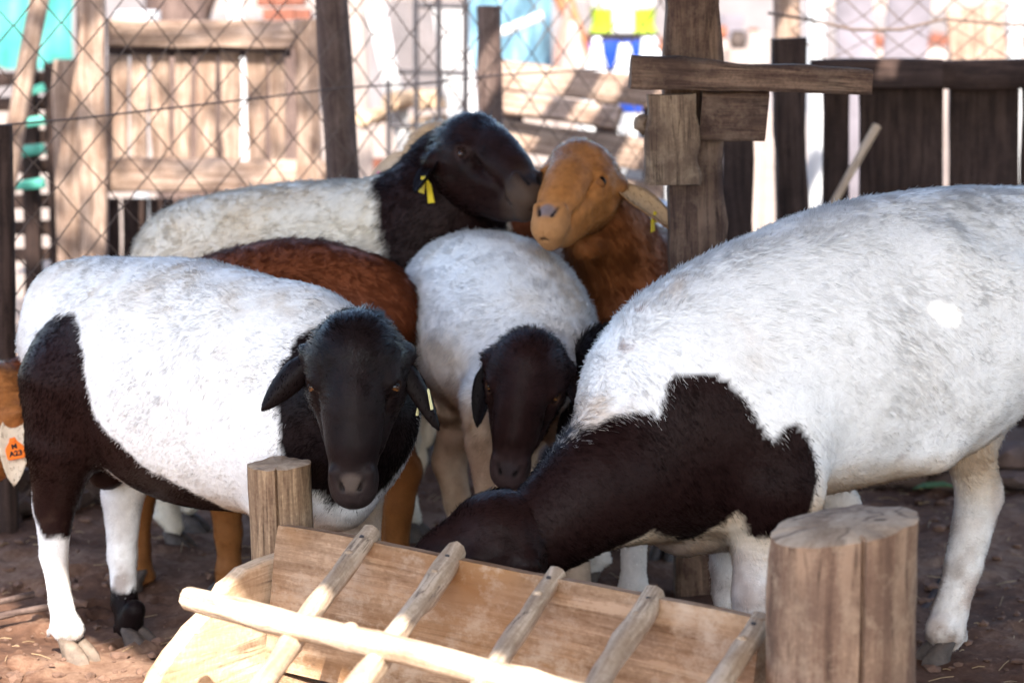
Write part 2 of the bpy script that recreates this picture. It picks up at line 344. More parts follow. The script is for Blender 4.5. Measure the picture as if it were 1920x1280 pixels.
# ------------------------------------------------------------------ main post with its bracket
PB = 4.95
mp_ = empty('wooden_post', W(1318, 1120, PB) * [1, 1, 0], 'squared upright post with nailed cross timber rising behind the white grazing sheep', 'post')
p_lo = W(1318, 1112, PB); p_lo[2] = -.05; p_hi = W(1290, -60, PB) ; up = nrm(p_hi - W(1318, 560, PB)); p_hi = p_hi + up * 1.0
mb = MB(); mid = [W(1310, 500, PB), W(1303, 250, PB), W(1297, 0, PB)]
mb.board(W(1318, 1150, PB) - V(0, 0, .05), W(1297, 0, PB) + up * .05, .122, .11, (1, 0, 0), ns=.05, seg=22, w1=.112)
mb.board(W(1297, 0, PB) + up * .052, p_hi, .112, .11, (1, 0, 0), seg=5)
mb.build('shaft', M['bracket'], mp_, auto=45)
mb = MB(); mb.board(W(1182, 134, PB - .12), W(1630, 156, PB - .12), .066, .08, (0, 0, 1), ns=.05, seg=20, w1=.047, ends=.004)
mb.build('cross_timber', M['bracket'], mp_, auto=45)
mb = MB(); mb.board(W(1258, 178, PB - .10), W(1263, 343, PB - .10), .118, .07, (1, 0, 0), ns=.09, seg=14, ends=.006)
mb.blob(W(1204, 232, PB - .10), (.017, .025, .022), .25); mb.build('cleat', M['cleat'], mp_, auto=45)
mb = MB(); mb.board(W(1312, 214, PB - .088), W(1437, 216, PB - .088), .094, .05, (0, 0, 1), ns=.05, seg=8, ends=.004); mb.build('support_block', M['bracket'], mp_, auto=45)

# ------------------------------------------------------------------ feed trough with ladder rack
TA = W(550, 982, 3.90); TB = W(1452, 1156, 3.36)
ax = nrm((TB - TA) * [1, 1, 0]); pr = V(ax[1], -ax[0], 0); pr = pr if pr[1] < 0 else -pr       # pr: across the trough, towards the viewer
tr = empty('feed_trough', ((TA + TB) / 2) * [1, 1, 0] + pr * .2, 'rough wooden feed trough with a ladder of peeled sticks across it', 'trough')
def plank(mbx, a, b, h, th, tilt=0.0, seg=24, seedy=0, k=.010):
    "upright plank with a wavy worn top edge, from a to b along its top, height h"
    a = np.asarray(a, float); b = np.asarray(b, float); t = nrm(b - a); down = nrm(V(0, 0, -1) + pr * tilt); n = nrm(np.cross(t, down)); L_ = np.linalg.norm(b - a); nz = 7
    vs_, gs = [], []
    for s_, off in ((0, 0), (1, th)):
        for i in range(seg + 1):
            for j in range(nz):
                u = i / seg * L_; w = j / (nz - 1) * h
                top = (k * float(vnoise(np.array([[u * 8, seedy, 0]]), 1, seedy)[0]) + .4 * k * float(vnoise(np.array([[u * 30, seedy, 0]]), 1, seedy)[0])) * (1 - j / (nz - 1))
                bul = .004 * float(vnoise(np.array([[u * 9, w * 9, seedy]]), 1, seedy + 2)[0])
                inset = .004 if j == 0 else 0
                vs_.append(a + t * u + down * w - down * top - n * (off - bul + (inset if s_ == 0 else -inset) * (1))); gs.append((u * .8, w * 1.1, off))
    v = np.array(vs_); f = []; A = (seg + 1) * nz
    idx = lambda s_, i, j: s_ * A + i * nz + j
    for i in range(seg):
        for j in range(nz - 1):
            f.append((idx(0, i, j), idx(0, i, j + 1), idx(0, i + 1, j + 1), idx(0, i + 1, j))); f.append((idx(1, i, j), idx(1, i + 1, j), idx(1, i + 1, j + 1), idx(1, i, j + 1)))
        f.append((idx(0, i, 0), idx(0, i + 1, 0), idx(1, i + 1, 0), idx(1, i, 0))); f.append((idx(0, i, nz - 1), idx(1, i, nz - 1), idx(1, i + 1, nz - 1), idx(0, i + 1, nz - 1)))
    for j in range(nz - 1):
        f.append((idx(0, 0, j), idx(1, 0, j), idx(1, 0, j + 1), idx(0, 0, j + 1))); f.append((idx(0, seg, j), idx(0, seg, j + 1), idx(1, seg, j + 1), idx(1, seg, j)))
    mbx.add(v, f, np.array(gs) + seedy)
mb = MB(); plank(mb, TA, TB, .235, .040, tilt=.16, seedy=4, k=.0018); mb.build('back_board', M['trough'], tr, auto=50)
mb = MB(); q0 = TA + V(0, 0, -.235) + pr * .040; q1 = TB + V(0, 0, -.235) + pr * .040; plank(mb, q0 - V(0, 0, .005), q1 - V(0, 0, .005), .10, .03, tilt=.1, seedy=9, k=.006); mb.build('lower_board', M['trough'], tr, auto=50)
mb = MB(); mb.board(q0 + pr * .17 - V(0, 0, .09), q1 + pr * .17 - V(0, 0, .09), .34, .022, pr, seg=10); mb.build('floor_board', M['trough'], tr, auto=45)
# front plank of the trough, mostly below the frame
mb = MB(); plank(mb, q0 + pr * .36 - V(0, 0, .02) - ax * .02, q1 + pr * .36 - V(0, 0, .02), .12, .03, tilt=-.3, seedy=12); mb.build('front_board', M['trough'], tr, auto=50)
# end slab: an irregular raw plank across the trough's end
EP = TA - ax * .012 + V(0, 0, -.055); out = []
prof = [(-.005, 0.0), (.05, .0), (.10, -.006), (.145, -.018), (.165, -.040), (.195, -.058), (.225, -.075), (.27, -.105), (.305, -.128), (.312, -.142), (.335, -.150), (.37, -.163), (.43, -.185), (.50, -.21), (.52, -.36), (.30, -.40), (-.005, -.40)]
den = []
for i in range(len(prof)):
    a = np.array(prof[i]); b_ = np.array(prof[(i + 1) % len(prof)]); n_ = max(1, int(np.linalg.norm(b_ - a) / .02))
    for k in range(n_): den.append(a + (b_ - a) * k / n_)
den = np.array(den); jit = vnoise(np.stack([den[:, 0] * 30, den[:, 1] * 30, np.zeros(len(den))], 1), 1, 5) * .004
out = [EP + pr * d[0] + V(0, 0, d[1] + j) for d, j in zip(den, jit)]
mb = MB(); g_ = np.array([[d[0] * 1.0, d[1] * .6, 0] for d in den]); g_ = np.concatenate([g_, g_ + [0, 0, .03]]) + 3
mb.prism(out, -ax * .032, g_); es = mb.build('end_slab', M['slab'], tr, smooth=False)
bv = es.modifiers.new('bevel', 'BEVEL'); bv.width = .006; bv.segments = 2; bv.limit_method = 'ANGLE'
# front pole and the cross sticks
PA = W(352, 1122, 3.50); PE = PA + ax * 1.32; PE[2] = PA[2] - .035
def jitter(p0, p1, n, amp, seed):
    p0 = np.asarray(p0); p1 = np.asarray(p1); u = np.linspace(0, 1, n)[:, None]; q = p0 + (p1 - p0) * u
    return q + amp * np.stack([vnoise(q * 5 + 3.1 * c_, 1, seed + c_) for c_ in range(3)], 1)
mb = MB(); pp = jitter(PA, PE, 26, .006, 5); mb.tube(pp, np.interp(np.arange(26), [0, 1, 25], [.017, .0198, .0188]), 12, ns=.18); mb.blob(pp[6] + V(0, 0, .017), (.012, .012, .007), .2)
mb.build('front_pole', M['stick'], tr, auto=60)
rungs = [((697, 996), (543, 1172), (452, 1285)), ((858, 1030), (706, 1222), (630, 1310)), ((1048, 1068), (902, 1262), (840, 1345)), ((1230, 1112), (1090, 1316), (1020, 1400)), ((1432, 1160), (1290, 1370), (1210, 1470))]
for i, (a, b_, c_) in enumerate(rungs):
    # the stick lies on the back board and under the front pole
    def on_board(px, py):
        d = 3.9; 
        for _ in range(12):
            p = W(px, py, d); q = TA + ax * np.dot(p - TA, ax); d += (q[1] - p[1]) * .8
        return p
    s0 = on_board(*a); t_ = np.dot(s0 - PA, ax)
    # where it passes the pole
    best = min((np.linalg.norm((W(b_[0], b_[1], PA[1] + ax[1] * s) - (PA + ax * s))), s) for s in np.linspace(0, 1.2, 240))[1]
    s1 = PA + ax * best + V(0, 0, -.030)
    s0 = s0 + V(0, 0, -.004) + pr * .006
    s2 = s1 + (s1 - s0) * .75
    q = np.concatenate([jitter(s0, s1, 8, .003, 30 + i), jitter(s1, s2, 6, .003, 30 + i)[1:]])
    mb = MB(); mb.tube(q, .0168 + .002 * math.sin(i * 2.3), 9, ns=.2); mb.blob(q[2] + V(0, 0, .012), (.008, .008, .008), .3); cs_ = mb.build('cross_stick', M['stick'], tr, auto=60)
    mb = MB(); mb.blob(q[1] + V(0, 0, .0168) - pr * .004, (.0045, .0045, .003), .15, lv=1); mb.build('nail', M['bar'], cs_)

# stump post at the trough's far end, thick log at its near end
def log_post(name, px0, px1, ytop, d, zbot, label, matl, r_amp=.06, n=40, notch=None, tilt=(0, 0), slant=0.0, parts=True, top_y=None):
    r = PX((px1 - px0) / 2, d); top = W((px0 + px1) / 2, ytop, d); e = empty(name, top * [1, 1, 0], label, 'post')
    bot = V(top[0] + tilt[0], top[1] + tilt[1], zbot); zs = np.linspace(0, 1, 14); mb = MB()
    pts = bot + (top - bot) * zs[:, None]
    mb.tube(pts, r * (1 + .05 * (1 - zs)), n, ns=r_amp, caps=True, notch=notch, lat=(0, -1, 0)); o = mb.build('log', matl, e, auto=38)
    v = np.empty(len(o.data.vertices) * 3); o.data.vertices.foreach_get('co', v); v = v.reshape(-1, 3)
    k = v[:, 2] > top[2] - .02; v[k, 2] += (v[k, 0] - (top[0] - e.location[0])) * slant + .003 * vnoise(v[k] * 60, 1, 3)
    o.data.vertices.foreach_set('co', v.ravel()); o.data.update(); o.data.materials.append(M['endgrain'])
    for p in o.data.polygons:
        if p.normal.z > .6: p.material_index = 1
    return e
log_post('stump_post', 463, 583, 869, 3.99, -.05, 'short round post standing at the far end of the feed trough', M['stump'], .05, 120, notch=(30, .007), tilt=(.012, 0))
log_post('log_post', 1438, 1722, 985, 3.22, -.05, 'thick sawn log post with a cracked flat top at the near end of the trough', M['log'], .05, 150, notch=(41, .011), slant=.16)

# ------------------------------------------------------------------ animals: one smooth surface grown from blended limbs and muscles
class Field:
    def __init__(s): s.pr = []
    def cone(s, a, ra, b, rb, k=.03, lat=None, ls=1.0, sub=False): s.pr.append(('c', np.asarray(a, float), ra, np.asarray(b, float), rb, k, lat, ls, sub))
    def ell(s, c, r, axes, k=.03, sub=False): s.pr.append(('e', np.asarray(c, float), np.asarray(r, float), np.asarray(axes, float), 0, k, None, 1, sub))
    def bounds(s):
        lo = np.full(3, 1e9); hi = -lo
        for p in s.pr:
            if p[8]: continue
            if p[0] == 'c':
                for c, r in ((p[1], p[2]), (p[3], p[4])):
                    r = r * max(1, p[7]); lo = np.minimum(lo, c - r); hi = np.maximum(hi, c + r)
            else: r = p[2].max(); lo = np.minimum(lo, p[1] - r); hi = np.maximum(hi, p[1] + r)
        return lo - .03, hi + .03
    def mesh(s, h):
        lo, hi = s.bounds(); n = np.ceil((hi - lo) / h).astype(int) + 1
        D = np.full(n, 1.0, np.float32); ax_ = [lo[i] + h * np.arange(n[i]) for i in range(3)]
        for p in s.pr:
            k = p[5]
            if p[0] == 'c':
                r = max(p[2], p[4]) * max(1, p[7]) + k + 3 * h; a = np.minimum(p[1], p[3]) - r; b = np.maximum(p[1], p[3]) + r
            else: r = p[2].max() + k + 3 * h; a = p[1] - r; b = p[1] + r
            i0 = np.clip(np.floor((a - lo) / h).astype(int), 0, n); i1 = np.clip(np.ceil((b - lo) / h).astype(int) + 1, 0, n)
            if (i1 <= i0).any(): continue
            gx_, gy_, gz_ = np.meshgrid(*[ax_[i][i0[i]:i1[i]] for i in range(3)], indexing='ij')
            Q = np.stack([gx_, gy_, gz_], -1).astype(np.float32)
            if p[0] == 'c':
                q = Q - p[1].astype(np.float32); ba = (p[3] - p[1]).astype(np.float32)
                if p[6] is not None:
                    Lv = np.asarray(p[6], np.float32); w = (q @ Lv)[..., None] * Lv; q = q + w * (1 / p[7] - 1); ba = ba + (ba @ Lv) * Lv * (1 / p[7] - 1)
                t = np.clip((q @ ba) / max(ba @ ba, 1e-9), 0, 1)
                d = np.linalg.norm(q - t[..., None] * ba, axis=-1) - (p[2] + (p[4] - p[2]) * t)
                if p[6] is not None: d = d * min(1, p[7] + .1)
            else:
                q = (Q - p[1].astype(np.float32)) @ p[3].T.astype(np.float32); rr = p[2].astype(np.float32)
                k0 = np.linalg.norm(q / rr, axis=-1); k1 = np.linalg.norm(q / rr ** 2, axis=-1) + 1e-6; d = k0 * (k0 - 1) / k1
            sl = tuple(slice(i0[i], i1[i]) for i in range(3)); A = D[sl]
            if p[8]:
                d = -d; hh = np.clip(.5 - .5 * (d - A) / k, 0, 1); D[sl] = d + (A - d) * hh + k * hh * (1 - hh)
            else:
                hh = np.clip(.5 + .5 * (d - A) / k, 0, 1); D[sl] = d + (A - d) * hh - k * hh * (1 - hh)
        # surface nets
        S = D < 0; nx_, ny_, nz_ = n
        acc = np.zeros((nx_ - 1, ny_ - 1, nz_ - 1, 3), np.float32); cnt = np.zeros((nx_ - 1, ny_ - 1, nz_ - 1), np.float32)
        for axn in range(3):
            o = [i for i in range(3) if i != axn]
            for c1 in (0, 1):
                for c2 in (0, 1):
                    sa = [None] * 3; sb = [None] * 3
                    sa[axn] = slice(0, n[axn] - 1); sb[axn] = slice(1, n[axn])
                    for q, c in zip(o, (c1, c2)): sa[q] = sb[q] = slice(c, n[q] - 1 + c)
                    a = D[tuple(sa)]; b = D[tuple(sb)]; x = (a < 0) != (b < 0)
                    t = np.where(x, a / np.where(x, a - b, 1), 0)
                    acc[..., axn] += t; acc[..., o[0]] += x * c1; acc[..., o[1]] += x * c2; cnt += x
        act = cnt > 0; vid = np.full(act.shape, -1, np.int64); vid[act] = np.arange(act.sum())
        ijk = np.argwhere(act); v = lo + (ijk + acc[act] / cnt[act][:, None]) * h
        F = []
        for axn in range(3):
            o = [i for i in range(3) if i != axn]
            sa = [slice(1, n[i] - 1) for i in range(3)]; sb = list(sa); sa[axn] = slice(0, n[axn] - 1); sb[axn] = slice(1, n[axn])
            a = S[tuple(sa)]; b = S[tuple(sb)]; e = np.argwhere(a != b)
            if not len(e): continue
            ins = a[tuple(e.T)]; base = e.copy(); 
            for q in o: base[:, q] += 1
            def at(d1, d2):
                c = base.copy(); c[:, o[0]] -= d1; c[:, o[1]] -= d2; return vid[tuple(c.T)]
            qd = np.stack([at(1, 1), at(0, 1), at(0, 0), at(1, 0)], 1)
            flip = ins if axn != 1 else ~ins
            qd[~flip] = qd[~flip][:, ::-1]; F.append(qd)
        F = np.concatenate(F)
        F = F[(F >= 0).all(1)]
        # smooth + normals from the field gradient
        G = np.stack(np.gradient(D, h), -1)
        def samp(Aq, P):
            g = (P - lo) / h; i = np.clip(np.floor(g).astype(int), 0, np.array(n) - 2); f = (g - i)[..., None] if Aq.ndim == 4 else (g - i)
            r = 0
            for dx in (0, 1):
                for dy in (0, 1):
                    for dz in (0, 1):
                        w = np.abs(1 - dx - (g - i)[:, 0]) * np.abs(1 - dy - (g - i)[:, 1]) * np.abs(1 - dz - (g - i)[:, 2])
                        val = Aq[i[:, 0] + dx, i[:, 1] + dy, i[:, 2] + dz]; r = r + (w[:, None] * val if Aq.ndim == 4 else w * val)
            return r
        for _ in range(2):
            g = samp(G, v); gl = np.linalg.norm(g, axis=1) + 1e-6; v = v - g / gl[:, None] * np.clip(samp(D, v) / gl, -h * .5, h * .5)[:, None]
        g = samp(G, v); Nn = g / (np.linalg.norm(g, axis=1)[:, None] + 1e-9)
        fnn = np.cross(v[F[:, 2]] - v[F[:, 0]], v[F[:, 3]] - v[F[:, 1]]); bad = (fnn * Nn[F[:, 0]]).sum(1) < 0; F[bad] = F[bad][:, ::-1]
        return v, F, Nn

def frame(f, n):
    f = nrm(f); n = np.asarray(n, float); n = nrm(n - f * np.dot(n, f)); return f, n, np.cross(f, n)
def head_field(E, F, Nn, s=1.0, jaw=1.0, neck=None, roman=1.0, open_=0):
    F, Nn, Rv = frame(F, Nn); fld = Field(); P = lambda f, n, r=0: E + s * (F * f + Nn * n + Rv * r * .90)
    AX = np.stack([F, Nn, Rv])
    fld.ell(P(-.048, -.040), np.array([.080, .078, .066]) * s, AX, .03)                     # cranium
    fld.cone(P(-.035, -.022), .066 * s, P(.045, -.018), .056 * s, .03, lat=Rv, ls=.94)     # forehead
    fld.cone(P(.03, -.012 + .006 * roman), .050 * s, P(.10, -.016 + .004 * roman), .040 * s, .03, lat=Rv, ls=.82)   # bridge
    fld.cone(P(.10, -.018), .041 * s, P(.158, -.036), .036 * s, .03)                         # muzzle
    fld.cone(P(.158, -.034), .033 * s, P(.172, -.040), .031 * s, .02, lat=Rv, ls=1.12)
    fld.cone(P(.0, -.105), .046 * s, P(.10, -.085), .034 * s, .04)                           # jaw
    fld.cone(P(.10, -.083), .032 * s, P(.166, -.072), .022 * s, .02)                         # chin
    for q in (-1, 1):
        fld.cone(P(-.005, -.078, q * .040), .040 * s, P(.055, -.074, q * .028), .030 * s, .03)        # cheeks
        fld.cone(P(-.034, -.018, q * .058), .022 * s, P(-.006, -.010, q * .063), .0185 * s, .016)      # brow / orbit
        fld.cone(P(.018, -.030, q * .060), .013 * s, P(-.010, -.040, q * .068), .013 * s, .02)      # lower orbit
        fld.cone(P(-.020, .000, q * .052), .010 * s, P(.004, .001, q * .066), .0085 * s, .010)
        fld.cone(P(.045, -.030, q * .050), .009 * s, P(.120, -.040, q * .044), .007 * s, .022, sub=True)      # hollow beside the nose
        fld.cone(P(-.060, -.060, q * .066), .024 * s, P(-.058, -.058, q * .084), .019 * s, .02)        # ear root
        fld.ell(P(.008, -.008, q * .076), np.array([.0125, .011, .0115]) * s, AX, .005, sub=True)
        fld.cone(P(.026, -.008, q * .060), .0045 * s, P(.058, -.020, q * .048), .003 * s, .012, sub=True)      # tear groove
        fld.cone(P(.03, -.046, q * .054), .014 * s, P(.095, -.046, q * .036), .012 * s, .025)     # eye socket
        fld.cone(P(.157, .000, q * .0245), .0066 * s, P(.175, -.008, q * .0155), .0056 * s, .004, sub=True)   # nostril
        fld.cone(P(.150, -.002, q * .031), .009 * s, P(.170, -.016, q * .022), .008 * s, .012)      # nostril wing
        fld.cone(P(.207, -.049, 0), .0030 * s, P(.138, -.057, q * .046), .0056 * s, .004, sub=True)  # mouth
    fld.cone(P(.199, -.022), .0010 * s, P(.209, -.045), .0012 * s, .004, sub=True)              # philtrum
    if neck is not None:
        fld.cone(P(-.04, -.06), .068 * s, neck[0], neck[1], .05)
    return fld, P, (F, Nn, Rv)
def ear_mesh(base, d, n, L_=.13, Wd=.052, droop=.35, cup=.5, twist=0.0, nu=14, nv=8):
    "leaf-shaped ear: double-walled, cupped, bending towards the ground"
    d = nrm(d); n = np.asarray(n, float); n = nrm(n - d * np.dot(n, d)); c = np.cross(d, n); pts = []; out = []; inn = []
    p = np.asarray(base, float).copy(); dd = d.copy(); nn = n.copy()
    for i in range(nu + 1):
        u = i / nu; w = Wd / 2 * (min(1, .42 + u * 1.9)) * (1 - max(0, u - .35) ** 1.7 / .65 ** 1.7) ** .75 + .0015
        cc = np.cross(dd, nn)
        a = twist * u; cc2 = cc * math.cos(a) + nn * math.sin(a); nn2 = np.cross(cc2, dd)
        for j in range(nv + 1):
            v = j / nv * 2 - 1; bend = cup * w * (v * v - .4)
            q = p + cc2 * (v * w * (1 - .18 * cup * v * v)) + nn2 * bend
            th = .0032 * (1 - .6 * abs(v)) * (1.3 - .7 * u)
            out.append(q - nn2 * th); inn.append(q + nn2 * th)
        g = V(0, 0, -1); dd = nrm(dd + g * droop / nu); nn = nrm(nn - dd * np.dot(nn, dd)); p = p + dd * L_ / nu
    A = (nu + 1) * (nv + 1); v = np.array(out + inn); f = []
    ix = lambda s_, i, j: s_ * A + i * (nv + 1) + j
    for i in range(nu):
        for j in range(nv):
            f.append((ix(0, i, j), ix(0, i, j + 1), ix(0, i + 1, j + 1), ix(0, i + 1, j))); f.append((ix(1, i, j), ix(1, i + 1, j), ix(1, i + 1, j + 1), ix(1, i, j + 1)))
        f.append((ix(0, i, 0), ix(0, i + 1, 0), ix(1, i + 1, 0), ix(1, i, 0))); f.append((ix(0, i, nv), ix(1, i, nv), ix(1, i + 1, nv), ix(0, i + 1, nv)))
    for j in range(nv): f.append((ix(0, nu, j), ix(0, nu, j + 1), ix(1, nu, j + 1), ix(1, nu, j)))
    return v, np.array(f), p
def vnormals(v, f):
    a = v[f[:, 0]]; nf = np.cross(v[f[:, 1]] - a, v[f[:, 2]] - a) + np.cross(v[f[:, 2]] - a, v[f[:, 3]] - a); n = np.zeros_like(v)
    for k in range(4): np.add.at(n, f[:, k], nf)
    return n / (np.linalg.norm(n, axis=1)[:, None] + 1e-12)
def mesh_obj(name, v, f, col, matl, parent):
    me = bpy.data.meshes.new(name); v = v - base_of(parent); f = np.asarray(f)
    me.vertices.add(len(v)); me.vertices.foreach_set('co', v.astype(np.float32).ravel())
    me.loops.add(f.size); me.loops.foreach_set('vertex_index', f.astype(np.int32).ravel())
    me.polygons.add(len(f)); me.polygons.foreach_set('loop_start', np.arange(0, f.size, f.shape[1], dtype=np.int32))
    me.update(calc_edges=True); me.polygons.foreach_set('use_smooth', np.ones(len(f), bool))
    a = me.attributes.new('coat', 'FLOAT_COLOR', 'POINT'); a.data.foreach_set('color', np.concatenate([col, np.ones((len(col), 1))], 1).astype(np.float32).ravel())
    me.materials.append(matl); me.validate(); o = bpy.data.objects.new(name, me); COL.objects.link(o); o.parent = parent; return o
BLACK = np.array([.0092, .0058, .0062]); BROWNBLACK = np.array([.019, .0083, .0075]); WHITE = np.array([.85, .845, .84]); CREAM = np.array([.60, .46, .31])
RED = np.array([.19, .055, .022]); GINGER = np.array([.36, .145, .045]); TAN = np.array([.50, .30, .15]); GREYSKIN = np.array([.35, .25, .22])
def poly_sd(P2, poly):
    "signed distance (negative inside) to a 2D polygon"
    poly = np.asarray(poly, float); n = len(poly); d = np.full(len(P2), 1e9); ins = np.zeros(len(P2), bool)
    for i in range(n):
        a = poly[i]; b = poly[(i + 1) % n]; e = b - a; w = P2 - a; t = np.clip((w @ e) / (e @ e + 1e-12), 0, 1)
        d = np.minimum(d, np.linalg.norm(w - t[:, None] * e, axis=1))
        c = (a[1] <= P2[:, 1]) != (b[1] <= P2[:, 1]); ins ^= c & (P2[:, 0] < (b[0] - a[0]) * (P2[:, 1] - a[1]) / (b[1] - a[1] + 1e-12) + a[0])
    return np.where(ins, -d, d)
def mixc(a, b, t): t = np.clip(t, 0, 1)[:, None]; return a * (1 - t) + b * t
def hoof(parent, p, fwd, matl, s=1.0):
    "cloven hoof: two claws side by side under the pastern"
    fwd = nrm(np.asarray(fwd) * [1, 1, 0]); lat = np.cross(fwd, V(0, 0, 1)); mb = MB(); zb = float(ground_z(np.array([p[0]]), np.array([p[1]]))[0]) - .004; hgt = .040
    for q in (-1, 1):
        rings = []; n = 12
        for j, (z, sc, sh) in enumerate(((0, 1.0, .006), (.35, .93, .004), (.7, .82, -.004), (1.0, .66, -.014), (1.15, .35, -.02))):
            for i in range(n):
                a = i / n * 2 * math.pi; x = math.cos(a); y = math.sin(a); x = x * (.037 if x > 0 else .026) * (1 - .12 * abs(y)); y = y * .0185
                rings.append(p * [1, 1, 0] + V(0, 0, zb + hgt * z) + s * (fwd * (x * sc + sh) + lat * (q * .0178 * (1 - .15 * z) + y * sc)))
        f = [(j * n + i, j * n + (i + 1) % n, (j + 1) * n + (i + 1) % n, (j + 1) * n + i) for j in range(4) for i in range(n)] + [tuple(range(n - 1, -1, -1)), tuple(4 * n + i for i in range(n))]
        mb.add(np.array(rings), f)
    return mb.build('hoof', matl, parent, auto=50)
def eyeball(parent, c, look, upv, r, irc=(.15, .058, .018)):
    v, f = ICO[3]; look = nrm(look); upv = nrm(upv - look * np.dot(upv, look)); s_ = np.cross(upv, look)
    w = v @ np.stack([s_, upv, look]).T; ra = np.hypot(w[:, 0], w[:, 1]); ir = (ra < .80) & (w[:, 2] > 0); pu = (np.abs(w[:, 0]) < .48) & (np.abs(w[:, 1]) < .17) & (w[:, 2] > 0)
    col = np.tile(np.array([.02, .012, .01]), (len(v), 1)); col[ir] = irc; col[pu] = [.006, .005, .005]
    f4 = np.array([(a, b, c_, c_) for a, b, c_ in f])
    return mesh_obj('eye', np.asarray(c) + v * r, np.array(f), col, M['eye'], parent)

def fur(parent, v, F, Nn, col, dens, length, flow, lift, rad=.00055, npt=5, clump=.5, seed=1, name='wool', curl=.25, jitter_c=.16, cap=200000, paintf=None):
    "strands rooted on the coat: position, colour and shading normal come from the surface"
    r_ = np.random.default_rng(seed)
    a = v[F[:, 0]]; b = v[F[:, 1]]; c = v[F[:, 2]]; d = v[F[:, 3]]
    area = .5 * np.linalg.norm(np.cross(c - a, d - b), axis=1); cen = (a + c) / 2; nf = Nn[F].mean(1)
    tov = CAM - cen; tov /= np.linalg.norm(tov, axis=1)[:, None]; face = (nf * tov).sum(1)
    wgt = area * np.where(face > -.3, 1.0, .22) * dens(cen) 
    tot = int(min(cap, wgt.sum())); 
    if tot < 10: return None
    idx = r_.choice(len(F), tot, p=wgt / wgt.sum()); s_ = r_.random((tot, 1)); t_ = r_.random((tot, 1)); q = F[idx]
    lerp = lambda A: (A[q[:, 0]] * (1 - s_) + A[q[:, 1]] * s_) * (1 - t_) + (A[q[:, 3]] * (1 - s_) + A[q[:, 2]] * s_) * t_
    P = lerp(v); Nv = lerp(Nn); Nv /= np.linalg.norm(Nv, axis=1)[:, None] + 1e-9; C = lerp(col)
    if paintf is not None: C = np.clip(paintf(P + r_.normal(0, .0055, (tot, 3)), Nv), 0, .9)
    Ln = length(P) * r_.uniform(.6, 1.25, tot); fl = flow(P); fl = fl - Nv * (fl * Nv).sum(1)[:, None]
    cl = np.stack([vnoise(P, 38, seed + 1), vnoise(P, 38, seed + 2), vnoise(P, 38, seed + 3)], 1) * clump + np.stack([vnoise(P, 95, seed + 4), vnoise(P, 95, seed + 5), vnoise(P, 95, seed + 6)], 1) * clump * .6 + r_.normal(0, .16, (tot, 3))
    lf = lift(P)[:, None]
    D0 = fl + Nv * lf + cl; D0 /= np.linalg.norm(D0, axis=1)[:, None] + 1e-9
    inw = (D0 * Nv).sum(1); D0 = D0 + Nv * np.maximum(0, .12 - inw)[:, None]; D0 /= np.linalg.norm(D0, axis=1)[:, None]
    bend = (fl * .8 - Nv * .25 + V(0, 0, -.25) + r_.normal(0, 1, (tot, 3)) * curl)
    u = np.linspace(0, 1, npt)[None, :, None]
    pts = P[:, None] - Nv[:, None] * .001 + D0[:, None] * (Ln[:, None, None] * u) + bend[:, None] * (Ln[:, None, None] * u * u * .32)
    hc = bpy.data.hair_curves.new(name); hc.add_curves([npt] * tot)
    hc.attributes['position'].data.foreach_set('vector', (pts - base_of(parent)).astype(np.float32).ravel())
    rd = hc.attributes.get('radius') or hc.attributes.new('radius', 'FLOAT', 'POINT')
    rr = np.broadcast_to((rad * np.linspace(1.15, .28, npt))[None], (tot, npt)) * r_.uniform(.7, 1.3, (tot, 1)); rd.data.foreach_set('value', rr.astype(np.float32).ravel())
    tint = 1 + r_.normal(0, jitter_c, (tot, 1)) * (1 + 1.2 * (C.mean(1, keepdims=True) < .06)) + .10 * vnoise(P, 30, seed + 9)[:, None]
    C = np.clip(C * np.clip(tint, .4, 2.0), 0, .92)
    at = hc.attributes.new('coat', 'FLOAT_COLOR', 'CURVE'); at.data.foreach_set('color', np.concatenate([C, np.ones((tot, 1))], 1).astype(np.float32).ravel())
    nb = Nv + cl * (.13 if name == 'wool' else .5); nb /= np.linalg.norm(nb, axis=1)[:, None]
    at = hc.attributes.new('fn', 'FLOAT_VECTOR', 'CURVE'); at.data.foreach_set('vector', nb.astype(np.float32).ravel())
    hc.materials.append(M['fur' if name == 'wool' else 'facefur']); o = bpy.data.objects.new(name, hc); COL.objects.link(o); o.parent = parent; o['kind'] = 'stuff'
    return o
def catmull(st, n=5):
    st = np.asarray(st, float); out = []
    for i in range(len(st) - 1):
        p0 = st[max(i - 1, 0)]; p1 = st[i]; p2 = st[i + 1]; p3 = st[min(i + 2, len(st) - 1)]
        for k in range(n):
            t = k / n; out.append(.5 * ((2 * p1) + (-p0 + p2) * t + (2 * p0 - 5 * p1 + 4 * p2 - p3) * t * t + (-p0 + 3 * p1 - 3 * p2 + p3) * t ** 3))
    out.append(st[-1]); return np.array(out)
